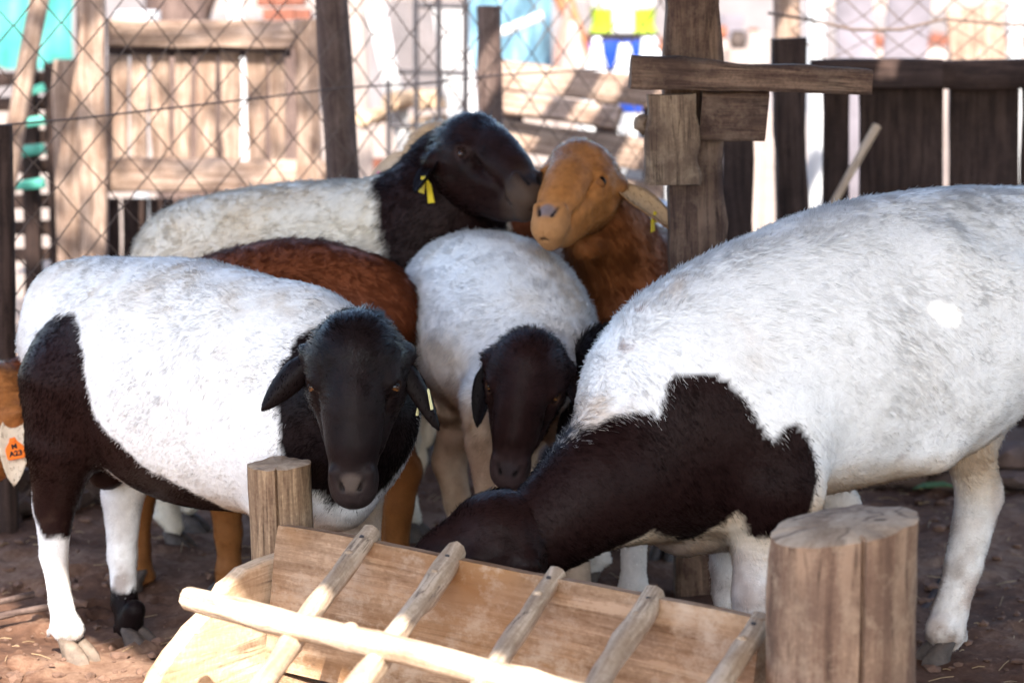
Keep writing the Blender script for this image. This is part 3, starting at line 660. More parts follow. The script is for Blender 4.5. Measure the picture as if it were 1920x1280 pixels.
def sheep(label, heading, torso, neck, legs, head, paint, paint_head, ears=(), voxel=.009, hv=.0042, dens=52000, flen=.020, hlen=.007, lift=.45, clump=.45, lat=.86, seed=1, extra=None, hoofs=True, rad=.00055, leg_z=.40, tags=(), eyes=True, group='sheep crowding round the feed trough', nlat=None, headfur=90000, cap=130000, curl=.25, lenf=None, hjit=.16, lump=.0022):
    """torso / neck: stations (px, py, distance, radius in photo pixels); legs: chains of (px, py, distance, radius m) or world points;
    head: dict(E, F, N, s)"""
    st = [np.append(W(a, b, d), PX(r, d)) for a, b, d, r in torso]; hd = nrm(np.asarray(heading) * [1, 1, 0]); Lt = np.cross(hd, V(0, 0, 1))
    base = np.mean([s_[:3] for s_ in st], axis=0) * [1, 1, 0]
    root = empty('sheep', base, label, 'sheep', group)
    fld = Field()
    cs = catmull(st, 4)
    for a, b in zip(cs[:-1], cs[1:]): fld.cone(a[:3], a[3], b[:3], b[3], .012, lat=Lt, ls=lat)
    ns_ = catmull([np.append(W(a, b, d), PX(r, d)) for a, b, d, r in neck], 4)
    for i_, (a, b) in enumerate(zip(ns_[:-1], ns_[1:])): fld.cone(a[:3], a[3], b[:3], b[3], .05 if i_ == 0 else .014, lat=nlat if nlat is not None else Lt, ls=.88 if nlat is None else 1)
    feet = []
    for lg in legs:
        pts = [np.append(W(q[0], q[1], q[2]), q[3]) if len(q) == 4 else np.array(q[1:], float) for q in lg['p']]
        pts[-1][2] = max(pts[-1][2], .046); pts[-1][3] *= .92
        for i, (a, b) in enumerate(zip(pts[:-1], pts[1:])): fld.cone(a[:3], a[3], b[:3], b[3], .045 if i == 0 else .012)
        fd = nrm(np.asarray(lg.get('f', hd)) * [1, 1, 0]); fl_ = np.cross(fd, V(0, 0, 1)); ft = pts[-2]
        for q in (-1, 1): fld.cone(ft[:3] - fd * (ft[3] + .002) + fl_ * q * .011 - V(0, 0, .004), .0065, ft[:3] - fd * (ft[3] + .008) + fl_ * q * .012 - V(0, 0, .018), .0045, .006)   # dew claws
        if lg.get('hock') is not None:
            hk = pts[lg['hock']]; fld.cone(hk[:3] - fd * .018 + V(0, 0, .025), .020, hk[:3] - fd * .006 - V(0, 0, .10), .014, .015)
        feet.append((pts[-1], lg.get('f', hd), lg.get('m', 'horn')))
    if extra: extra(fld)
    v, F, Nn = fld.mesh(voxel)
    am = np.clip((v[:, 2] - leg_z) / .1, 0, 1); v = v + Nn * (am * (lump * vnoise(v, 8, seed) + .55 * lump * vnoise(v, 19, seed + 1) + .3 * lump * vnoise(v, 45, seed + 2)))[:, None]; Nn = vnormals(v, F)
    hf, P, (HF, HN, HR) = head_field(head['E'], head['F'], head['N'], head.get('s', 1.0), neck=(ns_[-1][:3], ns_[-1][3] * .96), roman=head.get('roman', 1))
    hv_, hF, hN = hf.mesh(hv)
    cb = np.clip(paint(v, Nn), 0, .9); ch = np.clip(paint_head(hv_, hN, P, (HF, HN, HR)), 0, .9)
    allv = [v, hv_]; allf = [F, hF + len(v)]; allc = [cb, ch]; off = len(v) + len(hv_)
    earparts = []
    for e in ears:
        b0 = P(-.058, -.056, e['side'] * .080); ev, ef, tip = ear_mesh(b0, e['d'], e['n'], e.get('L', .13), e.get('W', .052), e.get('droop', .3), e.get('cup', .5), e.get('twist', 0))
        en = vnormals(ev, ef)
        ec = np.tile(np.asarray(e['col'], float), (len(ev), 1)); half = len(ev) // 2
        if 'inner' in e: ec[half:] = e['inner']
        allv.append(ev); allf.append(ef + off); allc.append(ec); off += len(ev); earparts.append((ev, ef, en, ec))
    if eyes:
        for q in (-1, 1):
            s_ = head.get('s', 1.0); lk = nrm(HN * .55 + HR * q * .8 + HF * .12); u_ = nrm(-HF - lk * np.dot(-HF, lk)); sd_ = np.cross(u_, lk); ce = P(.006, -.0150, q * .0655)
            for el0, el1 in ((head.get('lid', .30), 1.5), (-1.5, head.get('lid2', -.42))):
                lv = []; nA, nE = 12, 5
                for a_ in range(nA + 1):
                    for e_ in range(nE + 1):
                        az = -1.7 + 3.4 * a_ / nA; m_ = math.cos(az * .92); el = (el0 * m_ + (el1 - el0 * m_) * e_ / nE) if el0 > -1 else (el0 + (el1 * m_ - el0) * e_ / nE)
                        lv.append(ce + .0154 * s_ * head.get('er', 1) * (lk * math.cos(el) * math.cos(az) + sd_ * math.cos(el) * math.sin(az) + u_ * math.sin(el)))
                lf = np.array([(a_ * (nE + 1) + e_, (a_ + 1) * (nE + 1) + e_, (a_ + 1) * (nE + 1) + e_ + 1, a_ * (nE + 1) + e_ + 1) for a_ in range(nA) for e_ in range(nE)])
                lv = np.array(lv); allv.append(lv); allf.append(lf + off); allc.append(np.tile(np.asarray(head.get('lidcol', ch.mean(0) * .8), float), (len(lv), 1))); off += len(lv)
    body = mesh_obj('body', np.concatenate(allv), np.concatenate(allf), np.concatenate(allc), M['coat'], root)
    if eyes:
        for q in (-1, 1):
            s_ = head.get('s', 1.0); eyeball(root, P(.006, -.0150, q * .0655), HN * .55 + HR * q * .8 + HF * .12, -HF, .0140 * s_ * head.get('er', 1), head.get('iris', (.15, .058, .018)))
    if hoofs:
        for p, f_, mname in feet:
            if p[2] < .12: hoof(root, p[:3] + nrm(np.asarray(f_) * [1, 1, 0]) * .008, f_, M[mname], 1.0)
    hc = head['E']
    down = V(0, 0, -1)
    def flow_b(P_): return np.tile(-hd * .75 + down * .55, (len(P_), 1)) + .5 * np.stack([vnoise(P_, 7, seed + 20), vnoise(P_, 7, seed + 21), vnoise(P_, 7, seed + 22)], 1)
    def len_b(P_):
        l = np.full(len(P_), flen) * (1 + .35 * vnoise(P_, 9, seed + 30)); k = np.clip((leg_z - P_[:, 2]) / .08, 0, 1); l = l * (1 - k) + .0045 * k
        return l if lenf is None else l * lenf(P_)
    def lift_b(P_): return np.full(len(P_), lift) + .15 * vnoise(P_, 12, seed + 31)
    s_ = head.get('s', 1.0)
    inhead = lambda P_: np.linalg.norm(P_ - (hc - HN * .03 * s_ + HF * .03 * s_), axis=1) < .085 * s_
    fur(root, v, F, Nn, cb, lambda c_: np.where(inhead(c_), 0, dens) * (1 + .8 * np.clip((leg_z - c_[:, 2]) / .1, 0, 1)), len_b, flow_b, lift_b, rad, clump=clump, seed=seed, name='wool', cap=cap, curl=curl, paintf=paint)
    def len_h(P_): f_ = (P_ - hc) @ HF / s_; return hlen * np.clip(1.2 - f_ * 6.5, .35, 2.3) * (1 + .4 * vnoise(P_, 30, seed + 40))
    fur(root, hv_, hF, hN, ch, lambda c_: headfur * np.clip((.135 - (c_ - hc) @ HF / s_) / .05, .02, 1) * np.where(np.minimum(np.linalg.norm(c_ - P(.006, -.013, .072), axis=1), np.linalg.norm(c_ - P(.006, -.013, -.072), axis=1)) < .017 * s_, 0, 1), len_h, lambda P_: np.tile(HF * -.5 + down * .2, (len(P_), 1)) + .7 * (((P_ - hc) @ HR) / (.07 * s_))[:, None] * HR, lambda P_: np.full(len(P_), .28), rad * .72, npt=4, clump=.42, seed=seed + 50, name='face_hair', curl=.1, cap=50000, jitter_c=hjit)
    for ev, ef, en, ec in earparts:
        fur(root, ev, ef, en, ec, lambda c_: np.full(len(c_), headfur * .8), lambda P_: np.full(len(P_), .0035), lambda P_: np.tile(down, (len(P_), 1)), lambda P_: np.full(len(P_), .2), rad * .65, npt=3, clump=.1, seed=seed + 70, name='ear_hair', curl=.05, cap=9000, jitter_c=hjit)
    for t in tags: t(root, P, earparts)
    return root, P
def wleg(p, side, hd, hind, fwd=0.0, out=.0, h=.44, lat=.105, s=1.0, r=1.0):
    "a leg the photograph hardly shows, from the trunk at p down to the soil"
    hd = nrm(np.asarray(hd) * [1, 1, 0]); L_ = np.cross(hd, V(0, 0, 1)); b = p * np.array([1, 1, 0]) + L_ * side * lat
    if hind: ch = [(h, -.0, .085), (h * .80, .035, .065), (h * .56, -.065, .034), (h * .32, -.055, .025), (.075, -.045, .027), (.035, -.03, .025)]
    else: ch = [(h, .0, .070), (h * .8, -.01, .052), (h * .52, .0, .034), (h * .30, .0, .024), (.075, .0, .027), (.035, .015, .025)]
    return {'p': [(0, *(b + hd * (x * s + fwd * (1 - z / h)) + L_ * side * out * (1 - z / h) + V(0, 0, z)), rr * r) for z, x, rr in ch]}

# ------------------------------------------------------------------ the flock
def flat_side(pts, org, hd, off):
    "outline given as photo pixels -> (along, up) coordinates on the plane of the animal's flank"
    hd = nrm(np.asarray(hd) * [1, 1, 0]); Lt = np.cross(hd, V(0, 0, 1)); o = org + Lt * off; out = []
    for a, b in pts:
        v = FWD + RT * (a - 960) / FPX + UPV * (640 - b) / FPX; t = np.dot(o - CAM, Lt) / np.dot(v, Lt); p = CAM + v * t; out.append((np.dot(p - org, hd), p[2]))
    return np.array(out)
def along(P, org, hd): hd = nrm(np.asarray(hd) * [1, 1, 0]); return np.stack([(P - org) @ hd, P[:, 2]], 1)
def grubby(P, col, seed, amt=.5, sc=6):
    n = fbm(P, sc, seed, 4); return mixc(col, CREAM, np.clip((n - .12) * 2.2, 0, 1) * amt)
def face(base, muzzle, s=1.0, lid=None, nose=None):
    def fn(P, N, Pf, fr):
        E = Pf(0, 0); f = (P - E) @ fr[0] / s; n = (P - E) @ fr[1] / s; r = (P - E) @ fr[2] / s
        c = np.tile(np.asarray(base, float), (len(P), 1)); k = fbm(P, 22, 5, 3)
        c = c * (1 + .30 * k + .22 * vnoise(P, 130, 6))[:, None]
        c = mixc(c, np.asarray(muzzle, float), np.clip((f - .125) / .055 + .5 * k, 0, 1) * .75)
        if nose is not None: c = mixc(c, np.asarray(nose, float), np.clip(1 - np.hypot((f - .168) / .018, r / .026), 0, .45) * 2.2)
        for q in (-1, 1):
            for A_, B_, rr in ((Pf(.157, .000, q * .0245), Pf(.175, -.008, q * .0155), .0072), (Pf(.206, -.047, 0), Pf(.138, -.057, q * .046), .0062), (Pf(.194, -.018), Pf(.207, -.045), .0030)):
                e_ = B_ - A_; t_ = np.clip(((P - A_) @ e_) / (e_ @ e_), 0, 1); dd_ = np.linalg.norm(P - A_ - t_[:, None] * e_, axis=1); c = mixc(c, np.array([.012, .009, .009]), np.clip(1.8 - 1.7 * dd_ / (rr * s), 0, (.9 if rr > .007 else .42 if rr > .005 else .12)))
        if lid is not None:
            for q in (-1, 1): c = mixc(c, np.asarray(lid, float), np.clip(1.5 - np.linalg.norm(P - Pf(.006, -.013, q * .070), axis=1) / (.013 * s), 0, 1) * .8)
        return c
    return fn
def ear_tag(matn, ei, u, kind='loop', letters=None, size=.03, wf=1.0):
    def fn(root, Pf, ep):
        ev, ef, en, ec = ep[ei]; half = len(ev) // 2; nv = 9; i = int(u * 14); row = ev[i * nv:(i + 1) * nv]; c = row[4]; a = nrm(row[-1] - row[0]); nn = en[i * nv + 4]; nn = nn if np.dot(nn, CAM - c) > 0 else -nn
        dn = nrm(ev[min(i + 2, 14) * nv + 4] - c); mb = MB()
        if kind == 'loop':
            for s_ in (-1, 1):
                p = c + nn * s_ * .009; q = p + nn * s_ * .006
                mb.board(p, q + V(0, 0, -1) * size * 1.25 + a * .004 * s_, size * .42 * wf, .0022, a, ns=.0, seg=3, w1=size * .62 * wf)
            
            if wf == 1: mb.tube([c - nn * .008, c + nn * .008], .0035, 8)
            return mb.build('ear_tag', M[matn], root, auto=40)
        w = size; dd = nrm(nrm(V(.16, 0, -1) - nn * np.dot(V(.16, 0, -1), nn)) + nn * .25); nn = nrm(nn - dd * np.dot(nn, dd)); ss = nrm(np.cross(dd, nn)); o_ = c + nn * .010
        ss = ss if ss[0] > 0 else -ss
        P2 = lambda x, y: o_ + ss * x * w + dd * y * w
        prof = [(-.16, -.55), (.16, -.55), (.24, -.30), (.50, .05), (.55, .20), (.55, .75), (.45, .85), (-.45, .85), (-.55, .75), (-.55, .20), (-.50, .05), (-.24, -.30)]
        mb.prism([P2(x, y) for x, y in prof], nn * .002); t = mb.build('ear_tag', M[matn], root, smooth=False)
        mb = MB(); mb.tube([P2(0, -.32) - nn * .012, P2(0, -.32) + nn * .005], .0035, 10); mb.build('stud', M[matn], t, auto=40)
        if letters:
            for txt, y0, h in letters:
                cu = bpy.data.curves.new('lettering', 'FONT'); cu.body = txt; cu.size = w * h; cu.align_x = 'CENTER'; cu.extrude = .0002; cu.offset = .0006
                o2 = bpy.data.objects.new('tmp', cu); COL.objects.link(o2); bpy.context.view_layer.update()
                me = bpy.data.meshes.new_from_object(o2.evaluated_get(bpy.context.evaluated_depsgraph_get())); bpy.data.objects.remove(o2); me.name = 'lettering'
                me.materials.clear(); me.materials.append(M['ink']); mt = Matrix((list(ss) + [0], list(-dd) + [0], list(nn) + [0], [0, 0, 0, 1])).transposed(); mt.translation = Vector(P2(0, y0) + nn * .0026 - base_of(t))
                me.transform(mt); o3 = bpy.data.objects.new('lettering', me); COL.objects.link(o3); o3.parent = t
    return fn

# --- ram in front, black head turned to the viewer
h1 = V(.79, -.62, 0); org1 = W(330, 705, 4.46)
thigh1 = flat_side([(50, 650), (60, 620), (85, 595), (125, 588), (152, 605), (176, 655), (190, 712), (205, 772), (245, 832), (290, 880), (325, 900), (345, 920), (372, 958), (372, 1000), (330, 1010), (262, 990), (215, 955), (185, 900), (172, 880), (152, 930), (128, 1016), (85, 1014), (75, 980), (63, 930), (50, 800)], org1, h1, .155)
nc1 = W(655, 768, 4.02)
def paint1(P, N):
    c = np.tile(WHITE, (len(P), 1)); c = grubby(P, c, 3, .30, 7); top = np.clip((P[:, 2] - .60) / .1, 0, 1)
    c = mixc(c, np.array([.52, .43, .33]), np.clip(fbm(P, 26, 8, 3) - .05, 0, 1) * 1.0 * top)
    c = mixc(c, CREAM, np.clip((.36 - P[:, 2]) / .06, 0, .8) * np.clip((P[:, 2] - .2) / .1, .15, 1) * np.clip(along(P, org1, h1)[:, 0] * 4 + .6, 0, 1))
    w = .008 * vnoise(P, 28, 4) + .005 * vnoise(P, 70, 5)
    sd = poly_sd(along(P, org1, h1), thigh1) + w; Lt = np.cross(nrm(h1), V(0, 0, 1)); side = (P - org1) @ Lt
    c = mixc(c, BROWNBLACK * .85, np.clip(.5 - sd / .006, 0, 1) * (side > -.03))
    q = (P - nc1) @ np.stack([RT, FWD, UPV]).T / np.array([.134, .26, .180]); e = np.linalg.norm(q, axis=1) - 1 + w * 8
    c = mixc(c, BLACK * 1.15, np.clip(.5 - e / .05, 0, 1))
    md = np.clip((.30 - P[:, 2]) / .20, 0, 1); c = mixc(c, np.array([.20, .125, .085]), md * np.clip(fbm(P, 26, 99, 4) * 1.9 + .04, 0, .7))
    c = mixc(c, BLACK, np.clip(.5 - (P[:, 2] - .078 + w) / .006, 0, 1) * (np.linalg.norm((P - W(250, 1185, 4.59))[:, :2], axis=1) < .09))
    c = mixc(c, BROWNBLACK, np.clip(1.5 - np.linalg.norm(P - W(200, 868, 4.60), axis=1) / .06, 0, 1))
    return c
def ext1(f):
    f.cone(W(128, 575, 4.63), .075, W(110, 640, 4.62), .07, .06)                       # tail head
    f.cone(W(185, 845, 4.62), .05, W(200, 880, 4.60), .040, .03)
    f.cone(W(640, 945, 4.13), .045, W(560, 930, 4.22), .06, .05)                       # brisket
E1 = W(662, 716, 3.90)
s1 = sheep('white ram with black head facing the viewer and a black thigh, in front at left', h1,
    [(190, 632, 4.58, 150), (330, 708, 4.46, 226), (470, 738, 4.33, 224), (590, 778, 4.22, 203)],
    [(560, 715, 4.27, 172), (616, 748, 4.21, 160), (645, 775, 4.14, 146), (660, 768, 4.07, 92)],
    [{'p': [(140, 720, 4.47, .105), (122, 830, 4.46, .072), (102, 945, 4.49, .040), (101, 1040, 4.48, .0255), (114, 1130, 4.465, .0215), (124, 1176, 4.455, .027), (137, 1203, 4.44, .0245)], 'm': 'palehorn', 'f': V(.9, -.45, 0), 'hock': 2},
     {'p': [(250, 840, 4.70, .075), (230, 925, 4.68, .041), (229, 1040, 4.66, .028), (234, 1130, 4.625, .0250), (243, 1172, 4.605, .0245), (254, 1195, 4.585, .0235)], 'm': 'horn', 'f': V(.85, -.5, 0), 'hock': 1},
     wleg(W(604, 800, 4.26), 1, h1, False, lat=.09), wleg(W(612, 800, 4.26), -1, h1, False, lat=.09)],
    dict(E=E1, F=W(658, 930, 3.83) - E1, N=V(-.04, -1, .2), s=1.0, er=1.12, lid=.14, lid2=-.38), paint1, face(BLACK * 1.05, (.030, .022, .022), 1.0, lid=(.05, .026, .02), nose=(.075, .058, .05)),
    ears=[dict(side=1, d=V(-.76, -.12, -.66), n=V(-.35, .75, -.62), L=.128, W=.052, droop=.25, cup=.55, col=BLACK * .9, inner=BLACK * .7),
          dict(side=-1, d=V(.55, -.10, -.83), n=V(-.6, .3, .2), L=.142, W=.046, droop=.45, cup=.5, col=BLACK * .8, twist=-.2)],
    tags=[ear_tag('paletag', 1, .55, size=.030, wf=.3)], extra=ext1, seed=11, dens=85000, flen=.0095, lift=.22, clump=.28, voxel=.0085, hv=.0038, leg_z=.40, cap=150000)

# --- big white sheep at right, head down in the trough
h2 = V(-.95, -.31, 0); org2 = W(1560, 655, 4.20)
sh2 = flat_side([(985, 900), (1015, 868), (1045, 842), (1075, 824), (1120, 800), (1195, 780), (1232, 776), (1240, 738), (1258, 706), (1310, 694), (1352, 706), (1384, 742), (1402, 782), (1424, 818), (1448, 785), (1475, 783), (1500, 822), (1510, 895), (1492, 960), (1462, 985), (1440, 1000), (1415, 1002), (1392, 985), (1372, 958), (1350, 985), (1320, 1020), (1285, 1030), (1240, 1003), (1215, 988), (1080, 1080), (700, 1200), (700, 920), (940, 925)], org2, h2, -.20)
def paint2(P, N):
    c = np.tile(np.array([.88, .88, .885]), (len(P), 1)); c = grubby(P, c, 23, .15, 5); a = along(P, org2, h2)
    c = mixc(c, np.array([.62, .45, .28]), np.clip((.46 - P[:, 2] + .05 * fbm(P, 12, 5, 3)) / .07, 0, .75) * np.clip((P[:, 2] - .24) / .10, .25, 1))
    c = mixc(c, np.array([.60, .44, .30]), np.clip(fbm(P, 9, 31, 4) * 2.0 - .1, 0, .6) * np.clip((a[:, 0] - .18) / .1, 0, 1))
    sp = vnoise(P, 33, 41); c = mixc(c, np.array([.30, .19, .17]), np.clip((sp - .70) * 6, 0, .6) * np.clip((vnoise(P, 6, 43) - .3) * 3, 0, 1))
    lg = np.clip((.38 - P[:, 2]) / .05, 0, 1); c = mixc(c, np.array([.42, .30, .24]), lg * np.clip(fbm(P, 16, 44, 3) * 1.6, 0, .7))
    md = np.clip((.30 - P[:, 2]) / .20, 0, 1); c = mixc(c, np.array([.20, .125, .085]), md * np.clip(fbm(P, 26, 99, 4) * 1.9 + .04, 0, .7))
    w = .008 * vnoise(P, 30, 4) + .005 * vnoise(P, 75, 5); sd = poly_sd(a, sh2) + w; Lt = np.cross(nrm(h2), V(0, 0, 1)); side = -((P - org2) @ Lt)
    c = mixc(c, BROWNBLACK * .75, np.clip(.5 - sd / .006, 0, 1) * (side > -.06))
    c = mixc(c, BROWNBLACK * .75, (a[:, 0] > .62) * 1.0)
    return c
def ext2(f):
    f.cone(W(1280, 985, 4.05), .052, W(1375, 965, 4.08), .06, .05)
    f.cone(W(1905, 670, 4.34), .05, W(1872, 745, 4.40), .018, .04)                       # flank fold
    f.cone(W(1450, 800, 3.99), .09, W(1445, 900, 3.97), .08, .06)                        # near shoulder
    for k in range(26):
        px = random.uniform(1300, 1900); py = random.uniform(np.interp(px, [1300, 1900], [620, 450]), 830); 
        f.cone(W(px, py, 4.05 + .00025 * (px - 1300)), random.uniform(.03, .05), W(px + 30, py + 10, 4.06 + .00025 * (px - 1300)), .03, .06)
E2 = W(864, 1024, 3.80)
s2 = sheep('large white sheep with black shoulder, head lowered over the trough at right', h2,
    [(1995, 545, 4.50, 182), (1890, 542, 4.42, 192), (1720, 616, 4.30, 258), (1560, 657, 4.20, 262), (1420, 702, 4.12, 246), (1310, 752, 4.06, 226)],
    [(1295, 800, 4.03, 212), (1200, 866, 3.96, 152), (1114, 920, 3.89, 112), (1008, 1000, 3.84, 82), (955, 1012, 3.83, 78)],
    [{'p': [(1835, 730, 4.48, .080), (1820, 850, 4.50, .045), (1836, 930, 4.52, .0435), (1806, 1060, 4.50, .034), (1782, 1145, 4.48, .0325), (1772, 1185, 4.47, .036), (1764, 1212, 4.45, .033)], 'm': 'horn', 'hock': 2},
     wleg(W(2010, 800, 4.42), -1, h2, True, h=.5),
     {'p': [(1440, 930, 3.98, .08), (1425, 1020, 3.97, .046), (1415, 1110, 3.96, .038), (1411, 1180, 3.96, .034), (1410, 1270, 3.96, .027), (1410, 1345, 3.96, .030), (1404, 1385, 3.94, .028)]},
     {'p': [(1385, 960, 4.22, .06), (1374, 1060, 4.25, .040), (1374, 1110, 4.25, .036), (1376, 1190, 4.25, .026), (1378, 1255, 4.25, .029), (1374, 1283, 4.24, .027)]}],
    dict(E=E2, F=V(-.78, -.22, -.60), N=V(-.55, -.28, .8), s=1.05, lid=-.1, lid2=-.15), paint2, face(BROWNBLACK * .72, (.03, .02, .02), 1.05, lid=(.03, .018, .015)),
    ears=[dict(side=s_, d=V(.45, -.55 * (1 if s_ == q_ else -.8), -.55), n=V(0, -.4, .9), L=.10, W=.042, droop=.6, cup=.4, col=BLACK * .7) for s_, q_ in ((1, 1), (-1, 1))],
    extra=ext2, seed=21, dens=98000, flen=.0078, lift=.22, clump=.26, voxel=.0095, hv=.0046, lat=.84, leg_z=.36, curl=.35, rad=.00047, cap=230000, lump=.002, headfur=60000,
    lenf=lambda P: 1 + .5 * np.clip(vnoise(P, 5, 77) + .2, 0, 1) + .35 * (P[:, 2] > .72))

# --- white sheep behind at left, black head raised towards the tan one
h3 = V(.96, -.28, 0)
def paint3(P, N):
    c = np.tile(np.array([.70, .64, .55]), (len(P), 1)); c = grubby(P, c, 53, .8, 6); c = c * (1 + .12 * fbm(P, 40, 54, 3))[:, None]
    k = (P - W(722, 420, 5.2)) @ nrm(V(.93, -.2, .25)); c = mixc(c, BROWNBLACK * .85, np.clip(.5 + (k + .012 * vnoise(P, 20, 4)) / .02, 0, 1) * (P[:, 2] > .45)); return c
E3 = W(914, 274, 5.10)
s3 = sheep('cream white woolly sheep with black head and neck, standing behind the brown back', h3,
    [(388, 522, 5.36, 150), (520, 522, 5.34, 172), (640, 525, 5.31, 182), (735, 535, 5.28, 185)],
    [(775, 470, 5.26, 150), (824, 402, 5.23, 120), (858, 332, 5.24, 96), (884, 296, 5.20, 66)],
    [wleg(W(380, 700, 5.38), 1, h3, True), wleg(W(380, 700, 5.38), -1, h3, True, fwd=-.06), wleg(W(730, 700, 5.28), 1, h3, False), wleg(W(730, 700, 5.28), -1, h3, False)],
    dict(E=E3, F=V(.52, -.74, -.32), N=V(.22, -.26, .93), s=1.03, iris=(.05, .02, .01)), paint3, face(BROWNBLACK * .8, (.085, .055, .040), 1.03, lid=(.06, .034, .032), nose=(.02, .016, .018)),
    ears=[dict(side=1, d=V(-.50, -.75, -.40), n=V(-.55, -.3, .8), L=.105, W=.05, droop=.5, cup=.5, col=BLACK * .8),
          dict(side=-1, d=V(.70, .40, -.20), n=V(.2, -.2, .9), L=.12, W=.045, droop=.5, col=BLACK * .8)],
    tags=[ear_tag('yellowtag', 0, .6, size=.030)], seed=31, dens=45000, flen=.012, lift=.6, clump=.7, voxel=.011, hv=.0048, curl=.6, rad=.0007, cap=70000, headfur=50000, hlen=.011)

# --- tan sheep in the middle behind
h4 = V(-.30, -.95, 0)
def paint4(P, N):
    c = np.tile(RED * 1.05, (len(P), 1)); c = c * (1 + .3 * fbm(P, 18, 62, 3))[:, None]
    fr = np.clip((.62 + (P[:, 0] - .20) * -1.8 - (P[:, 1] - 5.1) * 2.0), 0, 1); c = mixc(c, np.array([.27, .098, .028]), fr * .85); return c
E4 = W(1074, 325, 5.00)
def ext4(f): f.cone(W(1098, 462, 5.06), .033, W(1112, 452, 5.10), .030, .03)
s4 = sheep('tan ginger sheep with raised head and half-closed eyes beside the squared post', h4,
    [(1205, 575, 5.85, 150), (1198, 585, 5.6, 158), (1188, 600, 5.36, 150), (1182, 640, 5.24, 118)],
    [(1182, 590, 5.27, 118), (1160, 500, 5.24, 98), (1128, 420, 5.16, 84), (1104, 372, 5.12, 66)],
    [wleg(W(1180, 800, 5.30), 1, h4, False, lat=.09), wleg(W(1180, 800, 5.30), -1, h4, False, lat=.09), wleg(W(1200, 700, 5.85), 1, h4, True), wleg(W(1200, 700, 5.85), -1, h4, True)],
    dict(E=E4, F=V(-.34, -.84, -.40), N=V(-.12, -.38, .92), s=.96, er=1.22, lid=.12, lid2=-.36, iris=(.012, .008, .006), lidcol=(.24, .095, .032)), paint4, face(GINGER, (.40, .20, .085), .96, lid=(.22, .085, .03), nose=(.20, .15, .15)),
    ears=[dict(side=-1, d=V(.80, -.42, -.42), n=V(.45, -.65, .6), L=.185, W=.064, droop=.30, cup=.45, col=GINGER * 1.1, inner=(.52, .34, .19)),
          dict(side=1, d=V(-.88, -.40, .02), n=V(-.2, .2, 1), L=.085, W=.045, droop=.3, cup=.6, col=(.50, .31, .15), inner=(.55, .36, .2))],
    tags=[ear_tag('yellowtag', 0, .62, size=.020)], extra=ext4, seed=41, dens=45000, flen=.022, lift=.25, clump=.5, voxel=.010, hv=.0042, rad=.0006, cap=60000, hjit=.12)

# --- red-brown sheep between the ram and the cream sheep; its head comes out at the left edge
h5 = V(-1, -.06, 0)
def paint5(P, N):
    c = np.tile(RED * .92, (len(P), 1)); c = c * (1 + .35 * fbm(P, 14, 72, 3))[:, None]; k = np.clip((.34 - P[:, 2]) / .06, 0, 1); c = mixc(c, np.array([.26, .105, .035]), k)
    c = mixc(c, CREAM, np.clip(1.4 - np.linalg.norm((P - W(478, 506, 4.80)) / [.8, 2.5, 1], axis=1) / .012, 0, 1)); return c
E5 = W(-52, 776, 4.80)
s5 = sheep('red-brown sheep behind the ram, head low at the left edge with orange ear tag', h5,
    [(672, 592, 4.93, 116), (565, 603, 4.95, 154), (440, 640, 4.95, 164), (330, 690, 4.93, 145)],
    [(270, 705, 4.92, 112), (160, 722, 4.88, 84), (60, 735, 4.85, 66), (5, 742, 4.83, 52)],
    [{'p': [(290, 820, 4.99, .06), (272, 900, 5.0, .034), (262, 960, 5.0, .026), (262, 1030, 5.0, .022), (263, 1075, 5.0, .026), (258, 1092, 4.99, .025)]},
     {'p': [(415, 850, 4.88, .06), (424, 940, 4.90, .034), (428, 1000, 4.90, .028), (430, 1060, 4.90, .024), (432, 1105, 4.90, .027), (426, 1120, 4.89, .025)]},
     wleg(W(690, 800, 4.95), 1, h5, True), {'p': [(700, 800, 4.86, .07), (758, 880, 4.86, .036), (748, 950, 4.86, .030), (742, 1030, 4.87, .026), (740, 1105, 4.88, .028), (732, 1125, 4.88, .026)]}],
    dict(E=E5, F=V(-.62, -.25, -.75), N=V(-.75, -.15, .6), s=1.0), paint5, face(np.array([.30, .115, .036]), (.45, .28, .15), 1.0, lid=(.1, .05, .03)),
    ears=[dict(side=-1, d=V(.05, -.55, -.80), n=V(.2, -.85, .4), L=.150, W=.066, droop=.9, cup=.3, col=(.62, .49, .36), inner=(.66, .55, .42)),
          dict(side=1, d=V(0, .9, -.4), n=V(0, .3, 1), L=.14, W=.055, col=(.62, .49, .36))],
    tags=[ear_tag('orangetag', 0, .55, 'plate', [('M', .18, .42), ('A23', .66, .46)], size=.034)], seed=51, dens=50000, flen=.018, lift=.35, clump=.6, voxel=.0105, hv=.0048, rad=.0006, cap=60000)

# --- white ewe in the middle, dark brown face
h6 = V(.50, -.87, 0)
def paint6(P, N):
    c = np.tile(WHITE * .97, (len(P), 1)); c = grubby(P, c, 83, .55, 6)
    sp = nrm(V(.5, -.87, -.15)); c = mixc(c, np.array([.60, .45, .29]), np.clip(1 - np.abs((P - W(1040, 520, 4.85)) @ nrm(np.cross(sp, V(0, 0, 1)))) / .05, 0, .55) * (P[:, 2] > .60) * np.clip(fbm(P, 14, 85, 3) * 2 + .6, 0, 1))
    c = mixc(c, np.array([.55, .38, .24]), np.clip((.47 - P[:, 2]) / .07, 0, .8)); c = mixc(c, np.array([.36, .22, .14]), np.clip((.42 - P[:, 2]) / .06, 0, .8) * np.clip(fbm(P, 15, 86, 3) + .5, 0, 1)); return c
E6 = W(980, 727, 4.50)
def ext6(f): f.cone(W(838, 735, 5.02), .05, W(832, 762, 5.0), .030, .04)
